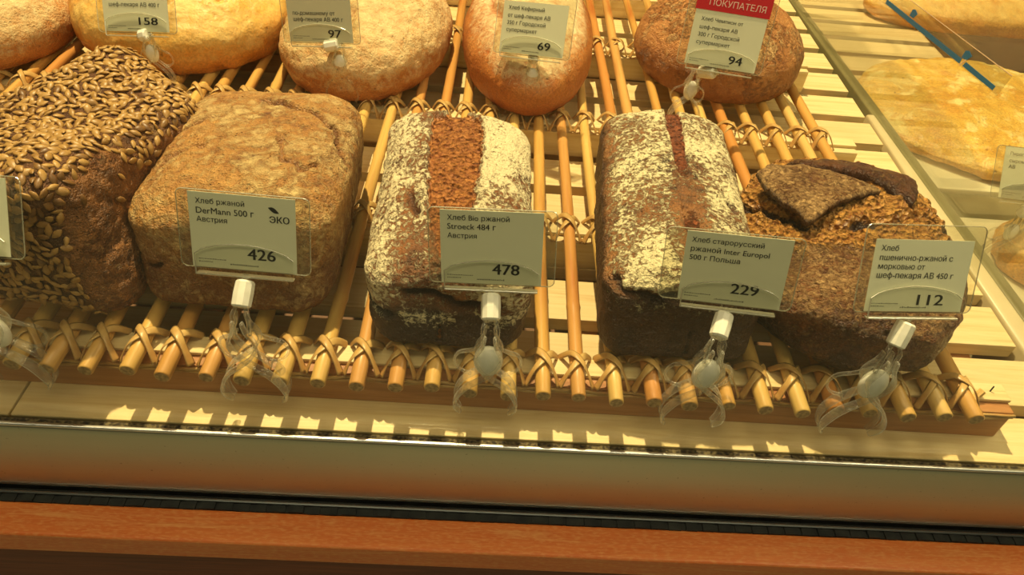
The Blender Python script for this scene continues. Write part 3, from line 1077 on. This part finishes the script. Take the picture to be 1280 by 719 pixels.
# --- loaves of the back row
def round_bread(name, label, mat, c, rx, ry, h, rot=0.0, flour=.4, dsp=(.003, .001), n=48, pw=1.0, crease=None, crumb=0.0, base=TOP, darkside=.5, maskf=None):
    t = thing(name, label, 'bread')
    C = blk(-rx, rx, -ry, ry, -h * .45, h)
    st = {}
    def shape(U, P):
        P = P.copy()
        sq = 1.0
        P[:, 0] *= 1 + pw * .0 * U[:, 1]
        return P
    def masks(U, P, nr):
        f = fbm(P, 22, 4, seed=c[0] * 50)
        st['cr'] = np.zeros(len(P))
        if crease:
            w_ = fbm(P, 40, 3, seed=6) * .006
            for ln_, wd in crease:
                st['cr'] = np.maximum(st['cr'], line_mask(P[:, 0] + w_, P[:, 1] + w_, ln_, wd) * (nr[:, 2] > 0))
        fl = flour + .3 * f
        fl = fl * (smooth01(-.35, .65, nr[:, 2]) if flour > .6 or flour < .35 else 1.55 * smooth01(.42, .97, nr[:, 2]))
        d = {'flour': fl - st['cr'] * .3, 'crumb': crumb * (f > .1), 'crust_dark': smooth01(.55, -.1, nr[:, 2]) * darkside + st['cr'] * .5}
        if maskf:
            maskf(U, P, nr, d)
        return d
    def disp(U, P, nr, mk):
        return fbm(P, 14, 3, seed=c[1] * 40) * dsp[0] + fbm(P, 60, 4, seed=c[1] * 9) * dsp[1] - st['cr'] * .006
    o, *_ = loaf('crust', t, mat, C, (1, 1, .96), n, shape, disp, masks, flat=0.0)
    t.location = toward_camera((c[0], c[1], base)) if base == TOP else (c[0], c[1], base)
    if base == TOP:
        t.scale = (CAM_SCALE,) * 3
    t.rotation_euler = (0, 0, rot)
    return t
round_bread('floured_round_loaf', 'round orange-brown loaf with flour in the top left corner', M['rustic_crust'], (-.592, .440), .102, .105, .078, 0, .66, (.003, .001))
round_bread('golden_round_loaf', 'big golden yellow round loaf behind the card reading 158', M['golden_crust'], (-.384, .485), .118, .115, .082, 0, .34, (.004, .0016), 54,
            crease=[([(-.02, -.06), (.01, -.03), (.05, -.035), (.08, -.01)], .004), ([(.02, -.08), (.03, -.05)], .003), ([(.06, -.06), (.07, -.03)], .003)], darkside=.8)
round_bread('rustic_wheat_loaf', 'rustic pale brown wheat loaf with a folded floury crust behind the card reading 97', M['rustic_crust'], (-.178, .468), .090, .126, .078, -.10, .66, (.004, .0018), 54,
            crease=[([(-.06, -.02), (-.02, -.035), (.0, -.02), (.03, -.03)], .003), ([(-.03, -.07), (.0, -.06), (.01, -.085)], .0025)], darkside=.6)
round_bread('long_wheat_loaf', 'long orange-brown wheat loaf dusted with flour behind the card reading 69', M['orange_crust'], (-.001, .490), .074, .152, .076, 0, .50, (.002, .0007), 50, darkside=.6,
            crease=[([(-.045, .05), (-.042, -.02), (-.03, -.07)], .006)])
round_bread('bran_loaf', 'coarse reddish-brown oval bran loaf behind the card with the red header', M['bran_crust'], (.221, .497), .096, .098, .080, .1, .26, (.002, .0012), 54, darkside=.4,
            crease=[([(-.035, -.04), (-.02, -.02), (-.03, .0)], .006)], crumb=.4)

# ------------------------------------------------------------------ right-hand section behind the side glass
part = thing('side_glass_partition', 'upright hazy glass partition in a cream rail right of the shelf', 'partition', (0.4285, 0, 0), (0, 0, 0.025))
def rail_bm(x0, x1, z0, z1, bev):
    return box_bm(x0, x1, -0.018, 0.93, z0, z1, bev, 4)
def wedge_rail():
    bm = bmesh.new()
    plan = [(-0.0230, -0.018), (-0.0008, -0.018), (-0.0008, 0.46), (-0.0105, 0.46)]
    lo = [bm.verts.new((x, y, -0.097)) for x, y in plan]
    hi = [bm.verts.new((x, y, 0.003)) for x, y in plan]
    bm.faces.new(lo[::-1])
    bm.faces.new(hi)
    for k in range(4):
        bm.faces.new((lo[k], lo[(k + 1) % 4], hi[(k + 1) % 4], hi[k]))
    es = [e for e in bm.edges if all(v.co.z > 0 for v in e.verts)]
    bmesh.ops.bevel(bm, geom=es, offset=0.0045, segments=4, affect='EDGES', profile=0.5)
    return bm
from_bm('cream_rail', wedge_rail(), M['cream_rail'], part, smooth=True)
from_bm('olive_rail', rail_bm(-0.0005, 0.0135, -0.097, 0.0008, 0.004), M['olive_rail'], part, smooth=True)
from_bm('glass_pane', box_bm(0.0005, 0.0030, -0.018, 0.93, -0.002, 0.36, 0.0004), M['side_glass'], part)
for o in part.children:
    if 'rail' in o.name:
        m_ = o.modifiers.new('ws', 'EDGE_SPLIT'); m_.split_angle = math.radians(50)

st = thing('label_strip', 'clear strip with a blue printed bar stuck on the side glass', 'sticker', (0.4186, 0.4126, 0.1122), (0, 0, 0.025))
st.scale = (1, .9764, .9764)
def poly_yz(name, pts, x, m, parent, th=.0003):
    bm = bmesh.new()
    a = [bm.verts.new((x, y, z)) for y, z in pts]
    b = [bm.verts.new((x - th, y, z)) for y, z in pts]
    bm.faces.new(a)
    bm.faces.new(b[::-1])
    for k in range(len(pts)):
        bm.faces.new((a[k], b[k], b[(k + 1) % len(pts)], a[(k + 1) % len(pts)]))
    bmesh.ops.recalc_face_normals(bm, faces=bm.faces)
    return from_bm(name, bm, m, parent)
def R_(pts):
    return [(y - .43, z - .105) for y, z in pts]
poly_yz('clear_film', R_([(.60, .0905), (.3085, .1100), (.3045, .1315), (.60, .1115)]), 0, M['clear_plate'], st)
poly_yz('film_edge', R_([(.60, .1115), (.3045, .1315), (.3045, .1323), (.60, .1120)]), -.0001, M['sticker_edge'], st)
poly_yz('blue_bar', R_([(.5600, .0945), (.3805, .1065), (.3805, .1115), (.5600, .0995)]), -.0004, M['blue_print'], st)
poly_yz('blue_bar', R_([(.3745, .1070), (.3175, .1108), (.3165, .1155), (.3720, .1122)]), -.0004, M['blue_print'], st)
for yy in (.4990, .3800):
    z0 = .0995 + (.56 - yy) * .0668
    poly_yz('blue_arrow', R_([(yy + .002, z0 + .001), (yy - .007, z0 + .0020), (yy - .012, z0 + .0085), (yy - .004, z0 + .0105), (yy + .001, z0 + .0085)]), -.0004, M['blue_print'], st)
poly_yz('print_gap', R_([(.3800, .1055), (.3780, .1055), (.3725, .1135), (.3740, .1140)]), -.0008, M['sticker_edge'], st)

shelf3 = thing('slatted_shelf', 'slatted shelf behind the side glass at the top right', 'shelf', (0, 0, 0))
for i in range(7, 17):
    slat(i, 0.447, 0.93, shelf3, -.055)
for x in (.50, .80):
    from_bm('support_rail', box_bm(x - .012, x + .012, 0.51, 1.10, -0.0970, -0.0682, 0.001), M['bar_wood'], shelf3)
t = from_bm('serving_board', box_bm(0.448, 0.90, 0.400, 0.506, -0.068, -0.0550, 0.002, 2), M['white_board'])
tag(t, 'white board under the front edge of the cheese flatbread behind the side glass', 'board')
t = from_bm('steel_tray', box_bm(0.447, 0.92, 0.346, 0.3985, -0.075, -0.060, 0.001, 2), M['steel_tray'])
tag(t, 'dull olive steel tray edge between the two white boards behind the side glass', 'tray')
t = from_bm('serving_board', box_bm(0.448, 0.90, 0.02, 0.345, -0.068, -0.055, 0.002, 2), M['white_board'])
tag(t, 'white board carrying the pale bun at the right edge', 'board')
def fm(U, P, nr, d):
    pass
round_bread('cheese_flatbread', 'large flat round bread covered in yellow cheese behind the side glass', M['cheese_top'], (.635, .565), .185, .160, .034, 0, .30, (.004, .0024), 60, base=-.053, darkside=.7)
round_bread('pale_bun', 'small pale yellow bun at the right edge of the photo', M['golden_crust'], (.575, .262), .078, .068, .045, 0, .55, (.006, .002), 44, base=-.0545, darkside=.4,
            crease=[([(-.06, .0), (-.02, .02), (.02, .0)], .005)])
round_bread('golden_loaf', 'long golden loaf lying behind the cheese flatbread', M['golden_crust'], (.78, .93), .20, .080, .055, .05, .4, (.004, .001), 40, base=-.054)
t = from_bm('dark_slab', box_bm(.66, .93, .72, .842, -.0548, -.046, .002, 2), M['case_back'])  # added dark slab standing in for the dark band here
tag(t, 'dark brown slab standing in for the dark band between the flatbread and the golden loaf behind the side glass', 'board')

# ------------------------------------------------------------------ price signs
def rounded_rect(x0, x1, y0, y1, r, k=4):
    pts = []
    for cx, cy, a0 in ((x1 - r, y1 - r, 0), (x0 + r, y1 - r, PI / 2), (x0 + r, y0 + r, PI), (x1 - r, y0 + r, 1.5 * PI)):
        for q in range(k + 1):
            a = a0 + PI / 2 * q / k
            pts.append((cx + r * math.cos(a), cy + r * math.sin(a)))
    return pts
def slab(pts, z0, z1):
    bm = bmesh.new()
    a = [bm.verts.new((x, y, z1)) for x, y in pts]
    b = [bm.verts.new((x, y, z0)) for x, y in pts]
    bm.faces.new(a)
    bm.faces.new(b[::-1])
    n = len(pts)
    for k in range(n):
        bm.faces.new((a[k], b[k], b[(k + 1) % n], a[(k + 1) % n]))
    bmesh.ops.recalc_face_normals(bm, faces=bm.faces)
    return bm
def outline(pts, z, r, closed=True):
    """thin bright rim rod following an outline"""
    bm = bmesh.new()
    P = [Vector((x, y, z)) for x, y in pts]
    if closed:
        P.append(P[0].copy())
    sweep(bm, P, [(r, r)] * len(P), 5)
    return bm

def fill_outline(cu_ob):
    """own triangulation of the lettering: outline edges -> constrained Delaunay, keep triangles with non-zero winding"""
    from mathutils.geometry import delaunay_2d_cdt
    dg = bpy.context.evaluated_depsgraph_get()
    wm = bpy.data.meshes.new_from_object(cu_ob.evaluated_get(dg))
    V = [Vector((v.co.x, v.co.y)) for v in wm.vertices]
    E = [tuple(e.vertices) for e in wm.edges]
    bpy.data.meshes.remove(wm)
    if not V:
        return [], []
    res = delaunay_2d_cdt(V, E, [], 0, 1e-6)
    ov, of = res[0], res[2]
    A = np.array([V[a][:] for a, b in E])
    B = np.array([V[b][:] for a, b in E])
    keep = []
    for f in of:
        cx = sum(ov[i].x for i in f) / len(f)
        cy = sum(ov[i].y for i in f) / len(f)
        up = (A[:, 1] <= cy) & (B[:, 1] > cy)
        dn = (A[:, 1] > cy) & (B[:, 1] <= cy)
        dy = B[:, 1] - A[:, 1]
        dy[dy == 0] = 1
        xi = A[:, 0] + (cy - A[:, 1]) / dy * (B[:, 0] - A[:, 0])
        wn = (up & (xi > cx)).sum() - (dn & (xi > cx)).sum()
        if wn != 0:
            keep.append(f)
    return [(v.x, v.y, 0.0) for v in ov], keep

def text_mesh(s, width=None, height=None, bold=0.0):
    cu = bpy.data.curves.new('printed_text', 'FONT')
    cu.body = s
    cu.size = 1.0
    cu.resolution_u = 3
    cu.fill_mode = 'NONE'
    ob = bpy.data.objects.new('tmp_text', cu)
    COL.objects.link(ob)
    vs, fs = fill_outline(ob)
    bpy.data.objects.remove(ob)
    me = bpy.data.meshes.new('printed_text')
    me.from_pydata(vs, [], fs)
    me.update()
    co = np.array(vs)
    mn, mxx = co.min(0), co.max(0)
    sx = sy = 1.0
    if width:
        sx = width / (mxx[0] - mn[0])
        sy = sx
    if height:
        sy = height / (mxx[1] - mn[1])
    co[:, 0] = (co[:, 0] - mn[0]) * sx
    co[:, 1] = co[:, 1] * sy
    me.vertices.foreach_set('co', co.ravel())
    me.update()
    return me

def put_text(s, x, y, parent, m, width=None, height=None, bold=0.0, z=.00055, right=False, name='printed_text', italic=0.0):
    me = text_mesh(s, width, height, bold)
    me.name = name
    me.materials.clear()
    me.materials.append(m)
    if right:
        w_ = max(v.co.x for v in me.vertices)
        x -= w_
    o = bpy.data.objects.new(name, me)
    COL.objects.link(o)
    o.parent = parent
    if italic:
        me.transform(Matrix(((1, italic, 0, 0), (0, 1, 0, 0), (0, 0, 1, 0), (0, 0, 0, 1))))
    if bold:      # second pass of the print gives the heavier stroke
        n0 = len(me.vertices)
        sh = bold * (max(v.co.y for v in me.vertices)) * 2.0
        bm = bmesh.new()
        bm.from_mesh(me)
        g = bmesh.ops.duplicate(bm, geom=bm.verts[:] + bm.edges[:] + bm.faces[:])
        for v in g['geom']:
            if isinstance(v, bmesh.types.BMVert):
                v.co.x += sh
                v.co.z += .00002
        bm.to_mesh(me)
        bm.free()
    o.location = (x, y, z)
    return o

def dashes(parent, x, y, w_, n, h=.0006, m='grey_ink', seed=0):
    rnd = random.Random(seed)
    bm = bmesh.new()
    px = x
    while px < x + w_:
        l = rnd.uniform(.0005, .0012)
        box_bm(px, px + l, y, y + h * rnd.uniform(.7, 1.1), .0003, .00040, 0, 1, bm)
        px += l + .0004
    return from_bm('fine_print', bm, M[m], parent)

def claw_arm(bm, side, yoff, flip=1.0):
    """one bent flat finger of the clear clip: ear at the top, through the pivot, out and down to the jaw tip"""
    s = side
    P = [(-.0030 * s, yoff, .0800), (-.0042 * s, yoff, .0720), (-.0085 * s, yoff * 1.1, .0600), (-.0030 * s, yoff * 1.1, .0475), (.0050 * s, yoff * 1.1, .0395),
         (.0150 * s, yoff * 1.15, .0300), (.0205 * s, yoff * 1.1, .0180), (.0205 * s, yoff * .8, .0085), (.0170 * s, yoff * .5, .0018)]
    pts = smooth_path(P, 4)
    wd = [.0022, .0030, .0034, .0030, .0034, .0042, .0042, .0034, .0020]
    rads = []
    for i in range(len(pts)):
        f = i / (len(pts) - 1) * (len(wd) - 1)
        k = min(int(f), len(wd) - 2)
        w_ = wd[k] * (1 - (f - k)) + wd[k + 1] * (f - k)
        rads.append((w_ * .95, .0011))
    sweep(bm, pts, rads, 8, ref=Vector((0, 0, 1)).cross(Vector((0, 1, 0))))

def make_arm_mesh(side, yoff):
    bm = bmesh.new()
    claw_arm(bm, side, yoff)
    bmesh.ops.recalc_face_normals(bm, faces=bm.faces)
    me = bpy.data.meshes.new('clip_arm')
    bm.to_mesh(me)
    bm.free()
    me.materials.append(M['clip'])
    me.polygons.foreach_set('use_smooth', [True] * len(me.polygons))
    return me
ARMS = {(s, y): make_arm_mesh(s, y) for s in (-1, 1) for y in (-.0045, .0045)}
def loop_mesh(side):
    """outer spring loop of the clip seen beside the ball"""
    bm = bmesh.new()
    s = side
    P = [(.0040 * s, .003, .0660), (.0110 * s, .007, .0560), (.0200 * s, .010, .0490), (.0225 * s, .011, .0390), (.0180 * s, .010, .0320), (.0110 * s, .006, .0330)]
    pts = smooth_path(P, 5)
    sweep(bm, pts, [(.0014, .0009)] * len(pts), 7, ref=Vector((1, 0, 0)))
    bmesh.ops.recalc_face_normals(bm, faces=bm.faces)
    me = bpy.data.meshes.new('clip_loop')
    bm.to_mesh(me)
    bm.free()
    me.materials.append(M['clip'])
    me.polygons.foreach_set('use_smooth', [True] * len(me.polygons))
    return me
LOOPS = {s: loop_mesh(s) for s in (-1, 1)}

def holder(pose, label, lines, price, foot, group='price signs', textx=.10, line1w=None, tops=None, dx=(.0072, .0078), top_ext=.0008, logo=False, header=False,
           faded=False, ball=True, clip_rot=0.0, clip_scale=.95, price_w=.27, print_=True, extra_bottom=0, col='ink', sock_tilt=0.0):
    rx, ry, rz, cx, cy, cz, sw, sh = pose
    W, H = .064 * sw, .047 * sh
    Rm = Euler((rx, ry, rz)).to_matrix().to_4x4()
    Mp = Matrix.Translation((cx, cy, cz)) @ Rm
    botw = (Mp @ Vector((0, -H / 2 - .0045, -.001)))
    t = thing('price_sign', label, 'sign', (foot[0], foot[1], foot[2]), (0, 0, 0), group)
    inv = Matrix.Translation(-Vector(foot))
    hold = bpy.data.objects.new('card_holder', None)
    # ---- clear back plate
    pl = from_bm('card_holder', slab(rounded_rect(-W / 2 - dx[0], W / 2 + dx[1], -H / 2 - .0010, H / 2 + top_ext, .0035), -.0018, -.0004), M['clear_plate'], t)
    pl.matrix_local = inv @ Mp
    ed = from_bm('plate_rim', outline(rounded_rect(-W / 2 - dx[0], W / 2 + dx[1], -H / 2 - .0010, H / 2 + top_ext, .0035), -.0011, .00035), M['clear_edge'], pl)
    # ---- pocket lip with arched top
    pw0, pw1 = -W / 2 + .0020, W / 2 - .0018
    k = 14
    arch = [(pw0, -H / 2 - .0042), (pw1, -H / 2 - .0042)]
    for q in range(k + 1):
        a = q / k
        x = pw1 + (pw0 - pw1) * a
        arch.append((x, -H / 2 + .0085 + .0075 * math.sin(PI * a) ** .6))
    lip = from_bm('pocket_lip', slab(arch, .0012, .0022), M['clear_lip'], pl)
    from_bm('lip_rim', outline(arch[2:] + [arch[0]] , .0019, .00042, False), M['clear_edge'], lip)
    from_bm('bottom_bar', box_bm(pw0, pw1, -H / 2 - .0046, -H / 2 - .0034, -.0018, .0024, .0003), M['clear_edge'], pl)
    # ---- card
    card = from_bm('paper_card', slab([(-W / 2, -H / 2), (W / 2, -H / 2), (W / 2, H / 2), (-W / 2, H / 2)], -.0001, .0003), M['paper_card'], t)
    card.matrix_local = inv @ Mp
    for (s, fx, fy, fw) in lines:
        put_text(s, -W / 2 + fx * W, H / 2 - fy * H, card, M[col], width=fw * W, bold=.008)
    if price:
        put_text(price[0], -W / 2 + price[1] * W, H / 2 - price[2] * H, card, M['ink'], width=price[3] * W, height=.150 * H, bold=.03, name='printed_price')
    if print_:
        dashes(card, -W / 2 + .06 * W, -H / 2 + .105 * H, .26 * W, 1, seed=int(cx * 1000) % 97)
        dashes(card, -W / 2 + .06 * W, -H / 2 + .065 * H, .13 * W, 1, seed=int(cx * 1000) % 89)
        dashes(card, -W / 2 + .36 * W, -H / 2 + .05 * H, .27 * W, 1, h=.0009, seed=int(cx * 1000) % 83)
    if logo:
        put_text('ЭКО', -W / 2 + .755 * W, H / 2 - .325 * H, card, M['ink'], width=.185 * W, bold=.03, name='printed_logo')
        bm = bmesh.new()
        n_ = 10
        up, dn = [], []
        for q in range(n_ + 1):
            a = q / n_
            x = a * .0062
            up.append((x, -a * .0030 + .0016 * math.sin(PI * a)))
            dn.append((x, -a * .0030 - .0013 * math.sin(PI * a)))
        pts = up + dn[1:-1][::-1]
        lf = slab([(x - W / 2 + .745 * W, y + H / 2 - .13 * H) for x, y in pts], .00035, .00048)
        bm.free()
        from_bm('leaf_emblem', lf, M['ink'], card)
    if header:
        hd = from_bm('red_header', slab([(-W / 2 - .001, H / 2 - .0005), (W / 2 + .001, H / 2 - .0005), (W / 2 + .001, H / 2 + .026), (-W / 2 - .001, H / 2 + .026)], -.0003, .0006), M['red_card'], card)
        put_text('ПОКУПАТЕЛЯ', -W / 2 + .16 * W, H / 2 + .0040, hd, M['white_ink'], width=.78 * W, z=.0008)
        put_text('ВЫБОР', -W / 2 + .28 * W, H / 2 + .0125, hd, M['white_ink'], width=.46 * W, z=.0008)
    # ---- white socket and neck below the bar (leans with the card)
    sock = bmesh.new()
    f = Vector(foot)
    a0 = Vector(botw)
    ctop = Vector((f.x, f.y + .002, f.z + .080 * clip_scale))
    ax = (ctop - a0)
    ln_ = ax.length
    axn = ax.normalized()
    s0 = a0 + axn * .0028
    s1 = a0 + axn * min(ln_, .0190)
    sweep(sock, [s0 - f, s0 + axn * .0012 - f, s0.lerp(s1, .5) - f, s1 - axn * .0010 - f, s1 - f], [(.0048, .0048), (.0058, .0058), (.0060, .0060), (.0058, .0058), (.0046, .0046)], 10, ref=Vector((0, 1, 0.1)))
    bmesh.ops.recalc_face_normals(sock, faces=sock.faces)
    so = from_bm('white_socket', sock, M['milky_plastic'], t, smooth=False)
    nk = bmesh.new()
    sweep(nk, [a0 + axn * -.0008 - f, s0 - f], [(.0020, .0020), (.0016, .0016)], 8, ref=Vector((0, 1, .1)))
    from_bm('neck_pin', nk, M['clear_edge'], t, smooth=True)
    # ---- clear claw clip with white ball
    sc = clip_scale
    lean = Matrix.Rotation(clip_rot, 4, 'Y')
    top_target = s1
    for (s, y), me in ARMS.items():
        o = bpy.data.objects.new('clip_arm', me)
        COL.objects.link(o)
        o.parent = t
        o.matrix_local = lean @ Matrix.Scale(sc, 4)
    for s, me in LOOPS.items():
        o = bpy.data.objects.new('spring_loop', me)
        COL.objects.link(o)
        o.parent = t
        o.matrix_local = lean @ Matrix.Scale(sc, 4)
    if ball:
        bm = bmesh.new()
        bmesh.ops.create_uvsphere(bm, u_segments=16, v_segments=10, radius=1)
        for v in bm.verts:
            v.co = Vector((v.co.x * .0092, v.co.y * .0060, v.co.z * .0135))
        o = from_bm('white_barrel', bm, M['milky_plastic'], t, smooth=True)
        o.matrix_local = lean @ Matrix.Scale(sc, 4) @ Matrix.Translation((0, .0005, .0530))
    # stem linking clip top to the socket
    st_ = bmesh.new()
    tp = (lean @ Vector((0, 0, .078 * sc)))
    pA = s1 - f
    for dxx in (-.0032, .0034):
        sweep(st_, [pA + Vector((dxx * .8, 0, .001)), pA.lerp(tp, .5) + Vector((dxx * 1.4, -.001, 0)), tp + Vector((dxx * 1.3, 0, -.012))], [(.0012, .0018)] * 3, 7, ref=Vector((0, 1, 0.1)))
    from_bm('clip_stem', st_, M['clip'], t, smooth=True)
    return t

P_ = {
 '426': [1.2161, 0.0131, -0.0191, -0.1726, 0.0131, 0.1347, 0.9472, 0.9669],
 '478': [1.3087, -0.0632, -0.0409, -0.0292, 0.0126, 0.1359, 0.9314, 0.9915],
 '229': [1.3493, -0.1015, -0.1852, 0.1148, 0.0107, 0.1326, 0.9362, 0.9854],
 '112': [1.0749, 0.0295, 0.0997, 0.2244, 0.0104, 0.1379, 0.978, 0.9284],
 'left': [1.0045, -0.0896, -0.1146, -0.3258, 0.0034, 0.1431, 1.012, 0.9225],
 '69': [1.1151, -0.1333, -0.3799, -0.0019, 0.3414, 0.1252, 0.9954, 0.9725],
 '94': [1.1828, 0.0348, -0.1165, 0.1732, 0.3269, 0.1343, 1.0161, 1.0239],
 '97': [1.261, -0.1369, -0.1915, -0.1996, 0.3423, 0.1215, 0.9909, 0.9695],
 '158': [1.0747, -0.0985, -0.105, -0.3695, 0.3463, 0.1154, 0.9966, 0.9299],
 '8': [0.848, 0.003, -0.103, 0.501, 0.29, 0.039, 1.004, 1.07]}
ZF = .0185      # front clip feet pushed along the line of sight; jaws at the cane ends above the front board
holder(P_['426'], 'clear price sign with card 426 and the leaf eco mark', [('Хлеб ржаной', .07, .145, .455), ('DerMann 500 г', .07, .275, .54), ('Австрия', .07, .385, .285)], ('426', .53, .85, .265),
       (-.1745, -.0165, ZF), logo=True, clip_rot=.0, ball=False)
holder(P_['478'], 'clear price sign with card 478 in front of the torn-slit loaf', [('Хлеб Bio ржаной', .07, .13, .60), ('Stroeck 484 г', .07, .25, .47), ('Австрия', .07, .37, .285)], ('478', .51, .86, .265),
       (-.0267, -.0165, ZF))
holder(P_['229'], 'clear price sign with card 229 in front of the dusted brick loaf', [('Хлеб старорусский', .055, .145, .68), ('ржаной Inter Europol', .055, .275, .745), ('500 г Польша', .055, .395, .485)], ('229', .50, .83, .265),
       (.1095, -.0165, ZF), dx=(.0115, .0065))
holder(P_['112'], 'clear price sign with card 112 in front of the burst loaf', [('Хлеб', .06, .155, .175), ('пшенично-ржаной с', .06, .285, .745), ('морковью от', .06, .405, .475), ('шеф-пекаря АВ 450 г', .06, .53, .785)], ('112', .52, .905, .27),
       (.2165, -.0165, ZF), dx=(.0062, .0075), top_ext=.0085)
holder(P_['left'], 'clear price sign cut off by the left edge of the photo', [], None, (-.3245, -.0165, ZF), dx=(.0062, .0075), print_=False)
holder(P_['69'], 'clear price sign with card 69 in front of the long wheat loaf', [('Хлеб Кефирный', .08, .16, .56), ('от шеф-пекаря АВ', .08, .31, .66), ('350 г Городской', .08, .45, .60), ('супермаркет', .08, .585, .48)], ('69', .60, .885, .19),
       (0.0010, 0.3327, .0430), dx=(.0068, .0062), top_ext=.018, clip_scale=.72, group='price signs of the back row')
holder(P_['94'], 'clear price sign with card 94 and a red header strip', [('Хлеб Чемпион от', .10, .20, .58), ('шеф-пекаря АВ', .10, .345, .53), ('300 г Городской', .10, .48, .58), ('супермаркет', .10, .615, .47)], ('94', .60, .90, .19),
       (0.1544, 0.3308, .0430), dx=(.0072, .0060), top_ext=.026, header=True, clip_scale=.72, group='price signs of the back row')
holder(P_['97'], 'clear price sign with card 97 in front of the rustic loaf', [('по-домашнему от', .09, .48, .66), ('шеф-пекаря АВ 400 г', .09, .60, .78)], ('97', .62, .905, .20),
       (-0.1815, 0.3308, .0430), dx=(.0070, .0068), clip_scale=.72, group='price signs of the back row')
holder(P_['158'], 'clear price sign with card 158 in front of the golden round loaf', [('шеф-пекаря АВ 400 г', .10, .50, .78)], ('158', .54, .86, .29),
       (-0.3582, 0.3308, .0430), dx=(.0070, .0068), clip_scale=.66, group='price signs of the back row')
holder(P_['8'], 'clear price sign cut by the right edge behind the side glass', [('Пирог осетинский', .08, .16, .60), ('сыром от шеф', .08, .30, .50), ('АВ', .08, .42, .10)], ('89', .60, .86, .20),
       (.498, .270, -.0545), dx=(.0072, .0068), clip_scale=.72, group='price signs of the right section')
